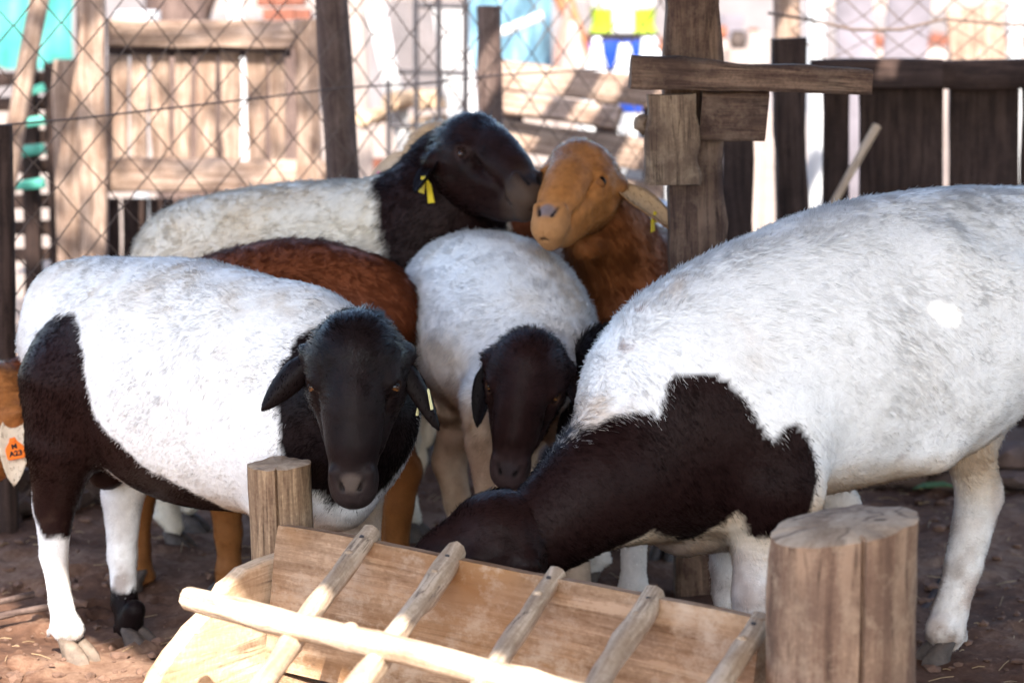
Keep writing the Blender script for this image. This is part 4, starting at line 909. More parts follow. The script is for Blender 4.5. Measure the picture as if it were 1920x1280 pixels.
s6 = sheep('white ewe with dark brown face and hanging ears in the middle of the group', h6,
    [(872, 576, 5.14, 138), (918, 602, 5.03, 170), (966, 640, 4.90, 160), (1003, 690, 4.80, 120)],
    [(1005, 700, 4.80, 105), (1012, 700, 4.74, 88), (1008, 700, 4.68, 74), (1002, 705, 4.63, 58)],
    [{'p': [(895, 735, 5.06, .085), (862, 808, 5.06, .046), (842, 862, 5.08, .036), (858, 940, 5.06, .029), (870, 1020, 5.04, .026), (876, 1060, 5.02, .030), (872, 1080, 5.0, .027)]},
     wleg(W(930, 800, 5.12), -1, h6, True), wleg(W(1000, 800, 4.75), 1, h6, False, lat=.09), wleg(W(1010, 800, 4.75), -1, h6, False, lat=.09)],
    dict(E=E6, F=V(-.17, -.32, -.92), N=V(-.06, -.93, .32), s=.94, lid=.20, iris=(.26, .11, .03)), paint6, face(BROWNBLACK * 1.25, (.10, .068, .068), .94, lid=(.14, .075, .045), nose=(.06, .045, .048)),
    ears=[dict(side=1, d=V(-.35, -.35, -.85), n=V(-.5, -.75, 0), L=.135, W=.050, droop=.9, cup=.5, col=BLACK, inner=BLACK * .8),
          dict(side=-1, d=V(.55, -.20, -.75), n=V(.5, -.7, .2), L=.13, W=.052, droop=.8, cup=.5, col=BROWNBLACK * .8)],
    extra=ext6, seed=61, dens=60000, flen=.012, lift=.25, clump=.55, voxel=.0095, hv=.0042, rad=.00058, lat=.98, cap=90000, headfur=70000, lump=.003)

# --- dark-headed sheep half hidden behind the grazing one
h7 = V(-.99, -.1, 0)
def paint7(P, N):
    c = np.tile(WHITE * .9, (len(P), 1)); k = (P[:, 0] - W(1215, 690, 4.72)[0]); c = mixc(c, BLACK * .8, np.clip(.5 - (k + .02 * vnoise(P, 20, 3)) / .02, 0, 1) * (P[:, 2] > .42))
    lg = np.clip((.36 - P[:, 2]) / .04, 0, 1); c = mixc(c, np.array([.40, .28, .2]), lg * .4); c = mixc(c, BLACK * 2, lg * np.clip((vnoise(P, 22, 95) - .35) * 4, 0, .8)); return c
s7 = sheep('sheep with black head half hidden between the white ewe and the grazing sheep', h7,
    [(1540, 690, 4.74, 120), (1420, 690, 4.74, 145), (1290, 705, 4.74, 135), (1240, 715, 4.74, 118)],
    [(1235, 700, 4.74, 110), (1180, 690, 4.73, 88), (1145, 685, 4.72, 72), (1135, 690, 4.71, 62)],
    [wleg(W(1175, 800, 4.78), -1, h7, False, h=.40), wleg(W(1132, 800, 4.80), 1, h7, False, h=.40), wleg(W(1500, 800, 4.74), 1, h7, True), wleg(W(1500, 800, 4.74), -1, h7, True)],
    dict(E=W(1110, 735, 4.70), F=V(-.40, -.15, -.9), N=V(-.85, -.3, .4), s=.95), paint7, face(BLACK * .8, (.03, .02, .02), .95),
    ears=[dict(side=1, d=V(.3, -.6, -.7), n=V(0, -1, .2), L=.11, W=.045, droop=.6, col=BLACK * .7)], seed=71, dens=20000, flen=.02, voxel=.012, hv=.006, rad=.0009, cap=15000, headfur=30000)

# --- two more at the back, of which little shows
h8 = V(-1, .05, 0)
def paint8(P, N):
    c = np.tile(WHITE * .95, (len(P), 1)); k = P[:, 0] - W(1130, 470, 6.3)[0]; c = mixc(c, RED * .7, np.clip(.5 - (k + .06 * vnoise(P, 9, 3)) / .02, 0, 1)); return mixc(c, WHITE * .8, np.clip((vnoise(P, 9, 8) - .25) * 4, 0, 1))
s8 = sheep('brown and white patched sheep behind the chin of the tan sheep', h8,
    [(1270, 470, 6.28, 78), (1200, 470, 6.28, 96), (1090, 478, 6.26, 92), (1050, 480, 6.25, 80)],
    [(1040, 470, 6.25, 76), (1000, 455, 6.22, 60), (965, 430, 6.2, 50), (955, 425, 6.2, 42)],
    [wleg(W(1260, 600, 6.28), q, h8, True, h=.42) for q in (-1, 1)] + [wleg(W(1060, 600, 6.25), q, h8, False, h=.42) for q in (-1, 1)],
    dict(E=W(925, 415, 6.18), F=V(-.7, -.3, -.6), N=V(-.6, -.1, .75), s=.9), paint8, face(RED * .8, (.3, .16, .09), .9), ears=[dict(side=1, d=V(.3, -.6, -.6), n=V(0, -1, .2), L=.11, W=.045, droop=.6, col=RED)],
    seed=81, dens=14000, voxel=.013, hv=.007, rad=.0011, cap=12000, headfur=20000)
h9 = V(-.25, -.97, 0)
def paint9(P, N): return grubby(P, np.tile(np.array([.62, .50, .38]), (len(P), 1)), 93, .6, 6)
s9 = sheep('pale sheep hidden behind the raised black head, one cream ear showing', h9,
    [(862, 440, 6.25, 92), (862, 440, 6.08, 104), (858, 440, 5.92, 98), (855, 440, 5.82, 84)],
    [(855, 420, 5.82, 76), (848, 370, 5.78, 56), (826, 320, 5.74, 44), (816, 296, 5.72, 38)],
    [wleg(W(862, 600, 6.22), q, h9, True, h=.42) for q in (-1, 1)] + [wleg(W(856, 600, 5.86), q, h9, False, h=.42) for q in (-1, 1)],
    dict(E=W(812, 288, 5.68), F=V(-.05, -.75, -.65), N=V(-.1, -.6, .75), s=.88), paint9, face(TAN, (.5, .36, .22), .88),
    ears=[dict(side=1, d=V(-.88, -.25, -.42), n=V(-.2, -.8, .6), L=.115, W=.046, droop=.2, cup=.4, col=(.48, .33, .2), inner=(.62, .47, .34)), dict(side=-1, d=V(.9, -.2, -.4), n=V(.2, -.8, .6), L=.12, W=.05, col=(.58, .42, .27))],
    tags=[ear_tag('pinktag', 0, .85, size=.022)], seed=91, dens=14000, voxel=.013, hv=.006, rad=.0011, cap=12000, headfur=20000)

# ------------------------------------------------------------------ chain-link fence behind the flock
def fence_d(px): return 5.45 + .85 * px / 700
FA = W(-120, 900, fence_d(-120)) * [1, 1, 0]; FB = W(1262, 900, fence_d(1262)) * [1, 1, 0]; fdir = nrm(FB - FA); FL = np.linalg.norm(FB - FA); fn_ = V(-fdir[1], fdir[0], 0)
def fence_pt(px): # point of the fence line under photo column px
    d = fence_d(px)
    for _ in range(20):
        p = W(px, 600, d); t = np.dot((p - FA)[:2], fdir[:2]); q = FA + fdir * t; d += (q[1] - p[1])
    return q
cl = empty('chain_link_fence', (FA + FB) / 2, 'rusty diamond-mesh wire fence behind the sheep at left', 'fence')
CP = .0625; rows = 24
for k in range(int(FL / CP) + 1):
    pts = []
    for j in range(rows):
        s_ = k * CP + (CP * .5 if (j + k) % 2 else -CP * .5) * .96; z = .02 + j * CP
        sag = .008 * float(vnoise(np.array([[s_ * 3, z * 3, 1.0]]), 1, 3)[0]); shear = .05 * (z - .8)
        pts.append(FA + fdir * (s_ + shear) + V(0, 0, z + .010 * math.sin(s_ * 2.1) + .02 * s_) + fn_ * ((.0022 if j % 2 else -.0022) + sag))
    mb = MB(); mb.tube(pts, .0020, 4, caps=False); mb.build('wire', M['wire'], cl)
mb = MB(); tw = [fence_pt(px) for px in (-120, 0, 150, 300, 470, 640, 800, 950, 1100, 1260)]
yy = [246, 235, 222, 205, 186, 165, 156, 140, 132, 125]
mb.tube([W(px, y, q[1]) + V(0, -.006, 0) for px, y, q in zip((-120, 0, 150, 300, 470, 640, 800, 950, 1100, 1260), yy, tw)], .0024, 5, caps=False); mb.build('tension_wire', M['wire'], cl)
def round_post(px_top, y_top, px_bot, y_ref, d, r, label, matl=None, flat=False, z_over=None, name='wooden_post'):
    a = W(px_top, y_top, d); b_ = W(px_bot, y_ref, d); u = nrm(a - b_)
    top = a + u * (0 if z_over is None else z_over); bot = b_ - u * (b_[2] + .03) / u[2]
    e = empty(name, bot * [1, 1, 0], label, 'post'); mb = MB(); n = 14; t = np.linspace(0, 1, n)[:, None]
    pts = bot + (top - bot) * t; pts = pts + .006 * np.stack([vnoise(pts * 3, 1, 5), vnoise(pts * 3, 1, 6), 0 * t[:, 0]], 1)
    if flat: mb.board(bot, top, r * 2, r * 1.6, (1, 0, 0), ns=.06, seg=14)
    else: mb.tube(pts, r * (1.05 - .1 * t[:, 0]), 14, ns=.10)
    mb.build('shaft', matl or M['post'], e, auto=45); return e
round_post(622, 0, 643, 345, fence_pt(640)[1] + .06, .043, 'grey round fence post leaning slightly, left of the black-headed sheep', z_over=.35)
round_post(6, 235, 14, 700, 5.42, .022, 'dark fence post at the left edge of the picture', M['dark'])
round_post(917, 12, 920, 190, 7.0, .037, 'brown round post with worn top in front of the light blue sheet', M['post'])
# low rubble wall along the fence foot
rw = empty('rubble_wall', FA + fdir * .8 + fn_ * .12, 'low dark rubble wall of loose stones along the fence foot', 'wall')
for k in range(46):
    s_ = FL * k / 45 * 1.0 + random.uniform(-.02, .02)
    for c_ in range(2):
        r = random.uniform(.035, .06); mb = MB(); mb.blob(FA + fdir * (s_ + c_ * .03) + fn_ * random.uniform(.06, .16) + V(0, 0, .03 + c_ * .075 + random.uniform(-.01, .01)), (r * random.uniform(1, 1.7), r * 1.1, r * random.uniform(.6, .9)), .35, lv=2); mb.build('stone', M['stone'], rw, auto=35)
rw = empty('stone_row', V(.9, 5.95, 0), 'row of dark stones on the soil behind the grazing sheep at right', 'stones')
for k in range(26):
    x = .32 + k * .055 + random.uniform(-.02, .02)
    for c_ in range(2):
        r = random.uniform(.03, .055); mb = MB(); mb.blob((x, 5.95 + random.uniform(-.06, .1), .02 + c_ * .05), (r * random.uniform(1.0, 2.0), r, r * .7), .35, lv=2); mb.build('stone', M['stone'], rw, auto=35)
# fallen stick, little leaf
st_ = MB(); st_.tube(jitter(W(1722, 1165, 4.75), W(1790, 1045, 5.2), 8, .01, 3), .009, 7, ns=.2); tag(st_.build('fallen_stick', M['dark'], auto=60), 'dark fallen stick on the soil beside the white hind leg', 'stick')
for k, (a, b_, c_, d_) in enumerate(((-40, 1215, 95, 1178), (-40, 1178, 60, 1152))):
    g0 = W(a, b_, 4.62 + .1 * k); g1 = W(c_, d_, 4.72 + .1 * k); g0[2] = .012; g1[2] = .014
    mb = MB(); mb.tube(jitter(g0, g1, 8, .006, 8 + k), .007, 7, ns=.2); tag(mb.build('fallen_stick', M['post'], auto=60), ('nearer' if k == 0 else 'farther') + ' of two dry sticks on sunlit soil at the left edge', 'stick', 'sticks at the left edge')
mb = MB(); lp = W(1748, 955, 5.75); lp[2] = .03
mb.prism([lp + V(x, y, z) for x, y, z in ((-.05, 0, 0), (-.02, .02, .01), (.03, .025, .012), (.06, 0, .004), (.03, -.02, .012), (-.02, -.02, .008))], V(0, 0, .002)); tag(mb.build('leaf', M['leaf'], smooth=False), 'single green leaf lying on the soil under the grazing sheep', 'leaf')

# ------------------------------------------------------------------ pale slatted gate with its posts
GD = 7.8
gt = empty('slatted_gate', W(400, 900, GD) * [1, 1, 0], 'pale weathered wooden gate of upright slats behind the wire mesh', 'gate')
def gb(name, a, b_, w, th, side, dd=0, m_='gate', par=None, **k):
    mb = MB(); mb.board(W(*a, GD + dd), W(*b_, GD + dd), w, th, side, **k); return mb.build(name, M[m_], par or gt, auto=45)
gb('top_rail', (203, 64), (560, 64), .092, .05, (0, 0, 1))
gb('bottom_rail', (195, 328), (612, 330), .105, .05, (0, 0, 1), -.03)
gb('stile', (578, 36), (580, 345), .078, .05, (1, 0, 0), -.04)
for k, (x, w) in enumerate(((221, .062), (262, .055), (300, .062), (344, .058), (388, .066), (432, .062), (480, .060), (520, .052))):
    gb('slat', (x, 101 + random.uniform(-3, 3)), (x + random.uniform(-3, 3), 318), w, .022, (1, 0, 0), .05, seg=6)
gb('dark_gap_strip', (203, 92), (545, 92), .05, .02, (0, 0, 1), .11, 'dark')  # dark strip stands in for the black gap under the top rail
for k, (x, y0, x1) in enumerate(((126, 112, 133), (170, -40, 174))):
    p = empty('gate_post', W(x, 800, GD - .1) * [1, 1, 0], ('shorter' if k == 0 else 'taller') + ' of the two pale upright boards left of the slatted gate', 'post')
    mb = MB(); bt = W(x1, 480, GD - .1 - .03 * k); bt[2] = -.02; mb.board(bt, W(x, y0, GD - .1 - .03 * k), .085, .06, (1, 0, 0), ns=.05, seg=10); mb.build('shaft', M['gate'], p, auto=45)
p = empty('dark_gap_boards', W(230, 900, 8.1) * [1, 1, 0], 'dark boards standing in for the dark gap below the slatted gate', 'barrier')  # dark boards put in for the darkness of the gap under the gate
for k in range(9):
    a = W(200 + k * 52, 372, 8.15); b_ = a.copy(); b_[2] = 0; mb = MB(); mb.board(b_, a, .085, .025, (1, 0, 0), seg=4); mb.build('board', M['dark'], p, auto=45)
# teal panel, crate, leaning pole at far left
e = empty('teal_panel', W(60, 400, 9.0) * [1, 1, 0], 'turquoise plastic sheet hanging at the top left', 'sheet')
mb = MB(); 
tv = np.array([W(-80 + 215 * i / 12, -60 + 190 * j / 8 - (10 if i < 5 else 0), 9.0) + V(0, .03 * math.sin(i * 1.3) + .015 * math.sin(j * 1.1 + i), 0) for i in range(13) for j in range(9)])
mb.add(np.concatenate([tv, tv + V(0, .004, 0)]), [(i * 9 + j, i * 9 + j + 1, i * 9 + j + 10, i * 9 + j + 9) for i in range(12) for j in range(8)] + [(117 + i * 9 + j, 117 + i * 9 + j + 9, 117 + i * 9 + j + 10, 117 + i * 9 + j + 1) for i in range(12) for j in range(8)]); mb.build('sheet', M['teal'], e)
round_post(75, -20, 5, 380, 7.3, .030, 'pale leaning pole in front of the turquoise sheet', M['gate'], z_over=.2)
e = empty('crate_stack', W(70, 480, 7.9) * [1, 1, 0], 'dark wooden crate with turquoise bands at the left', 'crate')
for x in (52, 100):
    a = W(x, 118, 7.9); b_ = a.copy(); b_[2] = 0; mb = MB(); mb.board(b_, a, .05, .06, (1, 0, 0), seg=5); mb.build('upright', M['dark'], e, auto=45)
for y in (150, 196, 260, 315, 380, 430, 480):
    mb = MB(); mb.board(W(-30, y, 7.95), W(96, y - 4, 7.95), .045, .02, (0, 0, 1), seg=4); mb.build('slat', M['dark'], e, auto=45)
for y, x0 in ((168, 58), (228, 36), (282, 30), (346, 18)):
    mb = MB(); mb.board(W(x0, y + 4, 7.82), W(84, y - 4, 7.82), .030, .03, (0, 0, 1), ns=.1, seg=4); mb.build('band', M['crate'], e, auto=45)

# ------------------------------------------------------------------ beyond the fence, centre
e = empty('iron_gate', W(820, 500, 8.2) * [1, 1, 0], 'dark iron bar gate with wire mesh left of the round brown post', 'gate')
for x in (728, 779, 822, 873):
    a = W(x, -30 if x > 730 else 150, 8.2); b_ = a.copy(); b_[2] = .05; mb = MB(); mb.tube([b_, a], .009, 8); mb.build('bar', M['bar'], e, auto=45)
for y, x0, x1 in ((10, 779, 880), (135, 745, 880), (235, 728, 873)):
    mb = MB(); mb.tube([W(x0, y, 8.21), W(x1, y + 3, 8.21)], .009, 8); mb.build('rail', M['bar'], e, auto=45)
for k in range(14):
    mb = MB(); mb.tube([W(738 + k * 10, -20, 8.26), W(738 + k * 10, 210, 8.26)], .0014, 4); mb.build('wire', M['wire'], e)
for k in range(22):
    mb = MB(); mb.tube([W(735, -10 + k * 10, 8.265), W(876, -10 + k * 10, 8.265)], .0014, 4); mb.build('wire', M['wire'], e)
def leaning_board(px0, y0, px1, y1, w, d, label, m_='whitep', cat='board', th=.03):
    e = empty('leaning_board', W(px1, y1, d) * [1, 1, 0], label, cat); a = W(px0, y0, d); b_ = W(px1, y1, d); u = nrm(a - b_); b_ = b_ - u * (b_[2] / u[2]) ; mb = MB(); mb.board(b_, a, w, th, (1, 0, 0), seg=5); mb.build('panel', M[m_], e, auto=45)
leaning_board(702, 8, 738, 165, .07, 8.9, 'narrow white board leaning behind the wire fence')
leaning_board(838, 12, 858, 140, .11, 8.7, 'wide white board leaning behind the iron gate')
leaning_board(662, 0, 678, 260, .07, 8.8, 'pale plank leaning just right of the grey fence post', 'sack')
# stacked bricks and cut logs
e = empty('brick_stack', W(740, 300, 9.0) * [1, 1, 0], 'stack of red-brown bricks behind the iron gate', 'bricks')
for j in range(9):
    for i in range(5):
        c_ = W(700 + i * 36 + (j % 2) * 14, 300, 9.0); c_[2] = .045 + j * .062; mb = MB(); mb.board(c_ - V(.033, 0, 0), c_ + V(.033, 0, 0), .056, .10, (0, 0, 1), ns=.03, seg=1); mb.build('brick', M['brick'], e, auto=40)
for k, (x, y, r) in enumerate(((760, 188, .035), (815, 186, .035), (845, 188, .03), (708, 220, .028), (806, 232, .026))):
    c_ = W(x, y, 8.85); mb = MB(); mb.tube([c_ + V(-.05, -.08, 0), c_ + V(.05, .2, .0)], r, 12, ns=.1); 
    tag(mb.build('cut_log', M['slab'], auto=45), ['pale cut log at the left on top of the bricks', 'pale cut log in the middle on top of the bricks', 'pale cut log at the right end of the bricks', 'small cut log low at the left of the bricks', 'small pale cut log against the front of the bricks'][k], 'log', 'cut logs on the bricks')
# plank wall (pallet) in the sun
e = empty('plank_wall', W(1090, 400, 8.0) * [1, 1, 0], 'low wall of old planks striped by sun and shade behind the tan sheep', 'wall')
for (x0, y0, x1, y1, w, dd) in ((940, 138, 1240, 178, .095, 0), (925, 190, 1160, 222, .075, -.05), (925, 250, 1210, 292, .105, .0), (925, 330, 1240, 372, .10, .02), (925, 400, 1260, 440, .10, .02), (925, 470, 1260, 510, .10, .02)):
    mb = MB(); mb.board(W(x0, y0, 8.0 + dd), W(x1, y1, 7.75 + dd), w, .03, (0, .5, .9) if w < .08 else (0, .12, 1), seg=8); mb.build('plank', M['gate'], e, auto=45)
for x in (958, 1138, 1228):
    a = W(x, 125 + (x - 940) * .11, 8.03); b_ = a.copy(); b_[2] = 0; mb = MB(); mb.board(b_, a, .075, .05, (1, 0, 0), seg=5); mb.build('upright', M['dark'], e, auto=45)
# sheets, sacks, drum
e = empty('blue_sheet', W(985, 300, 10.5) * [1, 1, 0], 'light blue plastic sheet hanging behind the round brown post', 'sheet')
tv = np.array([W(880 + 155 * i / 12, -80 + 210 * j / 8, 10.5) + V(0, .05 * math.sin(i * 1.7) + .03 * math.sin(j * 1.3 + i), 0) for i in range(13) for j in range(9)]); mb = MB()
mb.add(np.concatenate([tv, tv + V(0, .004, 0)]), [(i * 9 + j, i * 9 + j + 1, i * 9 + j + 10, i * 9 + j + 9) for i in range(12) for j in range(8)] + [(117 + i * 9 + j, 117 + i * 9 + j + 9, 117 + i * 9 + j + 10, 117 + i * 9 + j + 1) for i in range(12) for j in range(8)]); mb.build('sheet', M['bluesheet'], e)
mb = MB(); mb.tube([W(940, 62, 10.2), W(1018, 30, 10.2)], .022, 10); tag(mb.build('white_pipe', M['whitep'], auto=45), 'white pipe slanting across the light blue sheet', 'pipe')
def sack(px, y0, y1, w, d, label, m_):
    a = W(px, y0, d); b_ = W(px, y1, d); hgt = a[2] - b_[2]; r = PX(w / 2, d); mb = MB(); z = np.linspace(0, 1, 9)[:, None]; pts = V(b_[0], b_[1], b_[2]) + V(0, 0, hgt) * z + .02 * np.stack([vnoise(z * [[3, 1, 1]] + px, 1, 3), 0 * z[:, 0], 0 * z[:, 0]], 1)
    mb.tube(pts, r * np.array([.75, 1, 1.05, 1, .95, .85, .7, .4, .25]), 14, ns=.2, flat=.7); tag(mb.build('sack', M[m_]), label, 'sack', 'sacks beyond the plank wall')
sack(1080, 40, 330, 70, 9.6, 'tall pale sack behind the plank wall', 'sack'); sack(1118, 70, 330, 62, 9.2, 'bright white sack behind the plank wall, beside the tall pale one', 'whitep'); sack(1060, 5, 330, 46, 9.9, 'pinkish cloth bundle behind the tall pale sack', 'pinkcloth')
sack(1165, 82, 330, 84, 9.0, 'squat white sack between the tall sacks and the round one', 'whitep')
sack(1216, 70, 330, 104, 8.9, 'round white sack close to the squared post', 'whitep')
e = empty('plastic_drum', W(1215, 500, 8.3) * [1, 1, 0], 'white plastic drum with blue bands behind the post cleat', 'drum')
c_ = W(1210, 300, 8.3) * [1, 1, 0]
mb = MB(); mb.tube([c_ + V(0, 0, z) for z in (.3, .35, .6, .85, .92, .97)], [.085, .09, .09, .088, .085, .06], 20); mb.build('barrel', M['whitep'], e, auto=50)
for y in (200, 271):
    zc = W(1210, y, 8.22)[2]; mb = MB(); mb.tube([c_ + V(0, 0, zc - .018), c_ + V(0, 0, zc + .018)], .0925, 20); mb.build('band', M['blue'], e, auto=50)
mb = MB(); mb.tube([c_, c_ + V(0, 0, .298)], .11, 16, ns=.1); mb.build('stand', M['stump'], e, auto=45)

# ------------------------------------------------------------------ right: dark board fence, posts, netting
RD = 6.6
e = empty('board_fence', W(1720, 800, RD) * [1, 1, 0], 'dark brown fence of wide upright boards with a top rail at right', 'fence')
for (xa, xb, w, xt) in ((1568, 1574, .072, 0), (1689, 1696, .227, 0), (1846, 1852, .186, 0), (1976, 1978, .172, 0), (2100, 2100, .18, 0)):
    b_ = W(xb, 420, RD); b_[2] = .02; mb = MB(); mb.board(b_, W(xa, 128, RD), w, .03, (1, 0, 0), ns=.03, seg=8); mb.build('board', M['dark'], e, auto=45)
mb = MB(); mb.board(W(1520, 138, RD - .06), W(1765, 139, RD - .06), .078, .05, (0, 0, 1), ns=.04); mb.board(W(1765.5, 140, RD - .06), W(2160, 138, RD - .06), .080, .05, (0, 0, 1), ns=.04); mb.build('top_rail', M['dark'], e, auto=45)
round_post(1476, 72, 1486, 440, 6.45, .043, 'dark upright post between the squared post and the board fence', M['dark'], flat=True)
round_post(1474, -40, 1476, 100, 7.6, .043, 'sunlit pale post directly behind the dark upright post', M['gate'])
round_post(1530, -40, 1532, 420, 8.4, .036, 'pale upright standing in for the sunlit gap beside the left end of the board fence', M['whitep'])  # white upright added for the bright gap onto sunlit ground
e = empty('leaning_plank', W(1385, 800, 6.35) * [1, 1, 0], 'dark notched plank standing just right of the squared post', 'plank')
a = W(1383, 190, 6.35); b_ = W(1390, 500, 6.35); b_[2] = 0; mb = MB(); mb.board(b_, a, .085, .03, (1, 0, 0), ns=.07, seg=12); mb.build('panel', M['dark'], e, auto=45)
nt_ = empty('wire_netting', W(1720, 300, 6.9) * [1, 1, 0], 'sagging wire netting above the dark board fence', 'netting')
for k in range(17):
    pts = []
    for j in range(10):
        x = 1500 + k * 34 + (17 if (j + k) % 2 else -17) * .97; y = 118 - j * 24 + 16 * math.sin(x * .012) * (1 if j < 5 else .4); pts.append(W(x, y, 6.75 + .05 * math.sin(x * .02)))
    mb = MB(); mb.tube(pts, .0026, 4, caps=False); mb.build('wire', M['wire'], nt_)
mb = MB(); mb.tube([W(x, y, 6.72) for x, y in ((1440, 25), (1520, 38), (1600, 56), (1690, 56), (1770, 36), (1860, 44), (1920, 48), (2000, 50))], .0045, 6, ns=.2); mb.build('edge_wire', M['wire'], nt_)
# far: low brick kerb, pale wall blocks, trunk
e = empty('brick_kerb', W(1780, 84, 17) * [1, 1, 0], 'low kerb of red bricks in the sun far behind the board fence', 'kerb')
for k in range(24):
    c_ = W(1640 + k * 16, 90, 17); c_[2] = .74 + random.uniform(-.02, .02); mb = MB(); mb.board(c_ - V(.028, 0, 0), c_ + V(.028, 0, 0), random.uniform(.05, .10), .10, (0, 0, 1), ns=.03, seg=1); mb.build('brick', M['brick'], e, auto=40)
mb = MB(); a = W(1640, 90, 17.02); b_ = W(2040, 90, 17.02); a[2] = b_[2] = .35; mb.board(a, b_, .69, .12, (0, 0, 1)); mb.build('base', M['sack'], e, auto=45)
e = empty('pale_wall', V(2.2, 21, 0), 'long pale plastered wall in the far sunshine', 'wall')
for k in range(8):
    mb = MB(); x = -6 + k * 1.9; mb.board((x, 21, .0), (x, 21, .95 + .12 * math.sin(k * 2.1)), 1.88, .15, (1, 0, 0), ns=.01, seg=3); mb.build('panel', M['farwall'], e, auto=45)
e = empty('tree_stump', W(340, 100, 10.5) * [1, 1, 0], 'old brown gnarled tree trunk beyond the top rail of the gate', 'trunk')
b_ = W(340, 100, 10.5) * [1, 1, 0]; mb = MB(); zz = np.linspace(0, 2.2, 9); mb.tube([b_ + V(.03 * math.sin(z * 3), 0, z) for z in zz], .11 + .03 * np.sin(zz * 2.3), 16, ns=.3); mb.build('trunk', M['darkbark'] if 'darkbark' in M else M['post'], e)
for k, (x0, z0, x1, z1) in enumerate(((.05, 1.0, .35, 1.6), (-.05, 1.1, -.3, 1.9))):
    mb = MB(); mb.tube([b_ + V(x0, 0, z0), b_ + V((x0 + x1) / 2, .03, (z0 + z1) / 2 + .05), b_ + V(x1, 0, z1)], [.05, .035, .02], 10, ns=.2); mb.build('branch', M['post'], e)
e = empty('brick_pier', W(528, 100, 10.2) * [1, 1, 0], 'red brick pier beyond the right end of the gate', 'pier')
mb = MB(); a_ = W(528, 100, 10.2) * [1, 1, 0]; mb.board(a_, a_ + V(0, 0, .935), .20, .14, (1, 0, 0), ns=.02, seg=4); mb.build('base', M['post'], e, auto=45)
for j in range(12, 17):
    for i in range(3):
        c_ = W(500 + i * 30 + (j % 2) * 10, 100, 10.2); c_[2] = .05 + j * .078; mb = MB(); mb.board(c_ - V(.031, 0, 0), c_ + V(.031, 0, 0), .068, .12, (0, 0, 1), ns=.03, seg=1); mb.build('brick', M['brick'], e, auto=40)
leaning_board(438, -30, 442, 40, .055, 9.4, 'bright white upright strip behind the gate top rail', 'whitep')
e = empty('white_tub', W(258, 60, 9.0) * [1, 1, 0], 'white plastic tub with a wide rim on a stand behind the gate', 'tub')
c_ = W(258, 40, 9.0); mb = MB(); mb.tube([c_ + V(0, 0, -.05), c_ + V(0, 0, .0), c_ + V(0, 0, .005), c_ + V(0, 0, .035)], [.05, .06, .085, .085], 18); mb.build('bowl', M['whitep'], e, auto=45)
mb = MB(); mb.tube([c_ * [1, 1, 0], c_ + V(0, 0, -.051)], .03, 10); mb.build('stand', M['whitep'], e, auto=45)

# ------------------------------------------------------------------ worker standing beyond the plank wall (head above the frame)
M['hivis'] = plain('hi_vis_cloth', (.30, .40, .03), .7, .08, 20, .15); M['skin'] = plain('brown_skin', (.30, .12, .06), .55, .08, 30, .05); M['trouser'] = plain('blue_trouser_cloth', (.025, .07, .40), .85, .15, 30, .2); M['boot'] = plain('dark_boot', (.03, .028, .03), .5, .2, 30, .1); M['hair'] = plain('black_hair', (.012, .01, .01), .7, .3, 60, .4)
pc = W(1168, 60, 10.2) * [1, 1, 0]; pe = empty('person', pc, 'person in yellow-green hi-vis vest and blue trousers standing beyond the plank wall', 'person')
f = Field(); PX_ = lambda x, y, z: pc + V(x, y, z)
for q in (-1, 1):
    f.cone(PX_(q * .09, 0, .92), .085, PX_(q * .10, -.02, .50), .06, .04); f.cone(PX_(q * .10, -.02, .50), .057, PX_(q * .105, .03, .10), .04, .02); f.cone(PX_(q * .105, .04, .06), .042, PX_(q * .12, -.13, .045), .036, .02)
    f.cone(PX_(q * .19, 0, 1.43), .05, PX_(q * .26, -.04, 1.17), .044, .03); f.cone(PX_(q * .26, -.04, 1.17), .043, PX_(q * .19, -.20, .98), .032, .015); f.cone(PX_(q * .19, -.20, .98), .03, PX_(q * .185, -.215, .93), .022, .015)
    for k in range(4): f.cone(PX_(q * (.175 + .013 * k), -.215, .925), .0095, PX_(q * (.17 + .014 * k), -.245, .875), .0075, .006)
    f.cone(PX_(q * .165, -.20, .94), .010, PX_(q * .145, -.23, .91), .008, .006)
f.cone(PX_(0, 0, .95), .13, PX_(0, 0, 1.15), .125, .05, lat=V(0, 1, 0), ls=.72); f.cone(PX_(0, 0, 1.15), .13, PX_(0, 0, 1.38), .14, .05, lat=V(0, 1, 0), ls=.72); f.cone(PX_(-.13, 0, 1.43), .06, PX_(.13, 0, 1.43), .06, .05)
f.cone(PX_(0, 0, 1.45), .055, PX_(0, -.01, 1.55), .05, .03); f.ell(PX_(0, -.02, 1.66), (.075, .095, .115), np.eye(3), .03); f.cone(PX_(0, -.11, 1.66), .014, PX_(0, -.125, 1.63), .015, .012)
v, F_, Nn = f.mesh(.011)
pcx = lambda P: np.tile(np.array([.30, .12, .06]), (len(P), 1))
rel = v - pc; col = pcx(v); tor = (np.abs(rel[:, 0]) < .235 - np.clip((1.3 - rel[:, 2]) * .4, 0, .09)) & (rel[:, 1] > -.125); vest = (rel[:, 2] > 1.0) & (rel[:, 2] < 1.47) & tor; leg = (rel[:, 2] <= 1.0) & (rel[:, 2] > .12) & (np.hypot(rel[:, 0] - np.sign(rel[:, 0]) * .1, rel[:, 1]) < .14) & ((rel[:, 2] < .86) | tor)
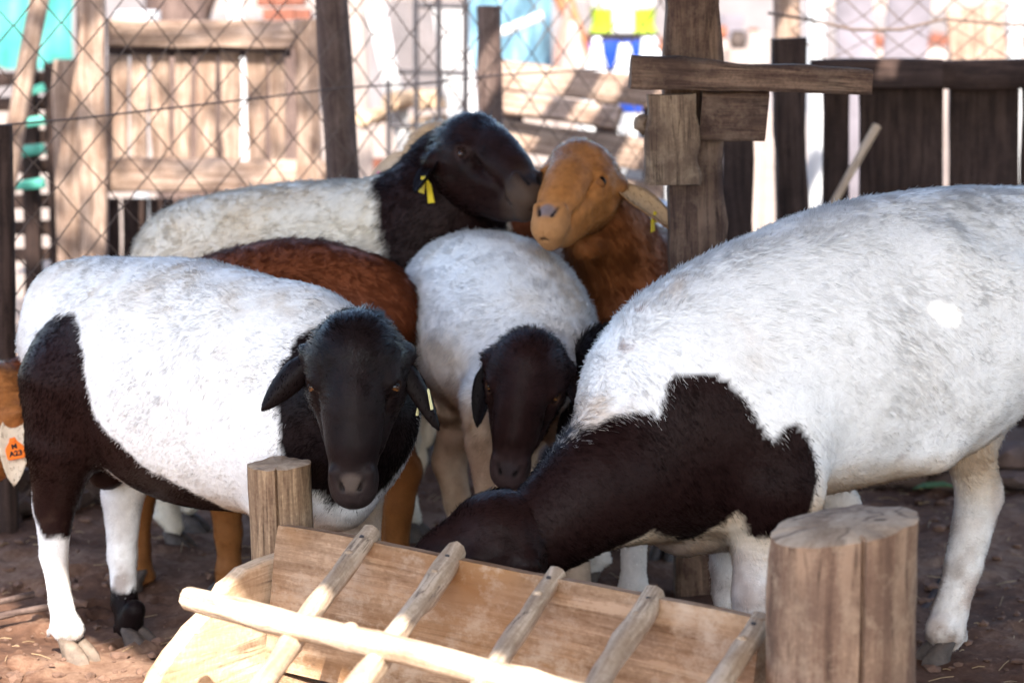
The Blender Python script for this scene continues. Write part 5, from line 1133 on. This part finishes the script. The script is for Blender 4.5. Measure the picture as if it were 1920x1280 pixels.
col[vest] = [.30, .40, .03]; col[vest & (np.abs(rel[:, 2] - 1.13) < .03)] = [.45, .45, .45]; col[vest & (np.abs(rel[:, 0]) < .045)] = [.40, .40, .42]; col[leg] = [.015, .045, .26]; col[leg & (rel[:, 2] > .965)] = [.02, .018, .02]; col[rel[:, 2] <= .12] = [.03, .028, .03]; col[(rel[:, 2] > 1.70) | ((rel[:, 2] > 1.62) & (rel[:, 1] > .0))] = [.012, .01, .01]
mesh_obj('body', v, F_, col, M['coat'], pe)

# ------------------------------------------------------------------ tree added out of frame so that its leaves dapple the gate with shade
tb = V(-3.1, 4.6, 0); e = empty('tree', tb, 'leafy tree added out of view, its crown above the frame dappling the gate', 'tree')
mb = MB(); zz = np.linspace(0, 3.4, 10); mb.tube([tb + V(.25 * z * .4, -.05 * z, z - .05) for z in zz], .13 - .02 * zz, 12, ns=.15); mb.build('trunk', M['post'], e)
cc = V(-1.1, 4.0, 4.1); tips = [cc + V(*(rng.uniform(-1, 1, 3) * [1.1, .9, .5])) for _ in range(9)]; fork = tb + V(.34, -.17, 3.3)
for t_ in tips:
    mb = MB(); mb.tube([fork, fork * .5 + t_ * .5 + V(0, 0, .25), t_], [.05, .03, .012], 8, ns=.15); mb.build('limb', M['post'], e)
mb = MB(); lf = []
for t_ in tips:
    for _ in range(17):
        c_ = t_ + rng.normal(0, .26, 3)
        for _ in range(9):
            p = c_ + rng.normal(0, .07, 3); u = nrm(rng.normal(0, 1, 3)); w_ = nrm(np.cross(u, rng.normal(0, 1, 3))); l_ = rng.uniform(.03, .055)
            mb.add([p - u * l_, p + w_ * l_ * .5, p + u * l_, p - w_ * l_ * .5], [(0, 1, 2, 3)])
mb.build('crown', M['leaf'], e, smooth=False)

M['lilac'] = plain('grey_lilac_panel', (.145, .13, .15), .8, .3, 5, .2); M['claypot'] = plain('terracotta', (.20, .075, .045), .85, .3, 9, .2)
leaning_board(1600, -20, 1604, 70, .14, 9.2, 'left of the two wide grey panels behind the netting', 'lilac'); leaning_board(1706, -10, 1700, 72, .17, 9.4, 'right of the two wide grey panels behind the netting', 'lilac')
leaning_board(1826, 14, 1830, 66, .22, 9.8, 'tan square board standing behind the netting at the far right', 'gate'); leaning_board(1905, -30, 1903, 90, .05, 8.6, 'thin white upright strip at the right edge behind the netting', 'whitep')
leaning_board(1372, 28, 1366, 110, .10, 11.0, 'grey slab leaning in the sun right of the squared post', 'lilac'); leaning_board(1424, 60, 1420, 130, .09, 10.0, 'pale slab low beside the sunlit post', 'sack')
for i_, (px, y, d_, r_, lab) in enumerate(((1384, 76, 10.4, .035, 'dark clay pot in the sun right of the squared post'), (1352, 62, 10.6, .028, 'small red clay pot right of the squared post'), (1412, 66, 10.8, .026, 'small red clay pot beside the pale slab'), (1800, 52, 12.0, .05, 'round clay pot behind the netting'))):
    c_ = W(px, y, d_); mb = MB(); mb.tube([c_ + V(0, 0, z * r_) for z in (-1.1, -.6, .2, .8, 1.1)], r_ * np.array([.6, .95, 1.1, .8, .95]), 14, ns=.05); 
    t_ = empty('clay_pot', c_ * [1, 1, 0], lab, 'pot', 'clay pots in the yard'); mb.build('pot', M['claypot'] if i_ else M['darksack'], t_, auto=50)
    mb = MB(); mb.tube([c_ * [1, 1, 0], c_ - V(0, 0, r_ * 1.11)], .06, 10, ns=.1); mb.build('plinth', M['sack'], t_, auto=45)


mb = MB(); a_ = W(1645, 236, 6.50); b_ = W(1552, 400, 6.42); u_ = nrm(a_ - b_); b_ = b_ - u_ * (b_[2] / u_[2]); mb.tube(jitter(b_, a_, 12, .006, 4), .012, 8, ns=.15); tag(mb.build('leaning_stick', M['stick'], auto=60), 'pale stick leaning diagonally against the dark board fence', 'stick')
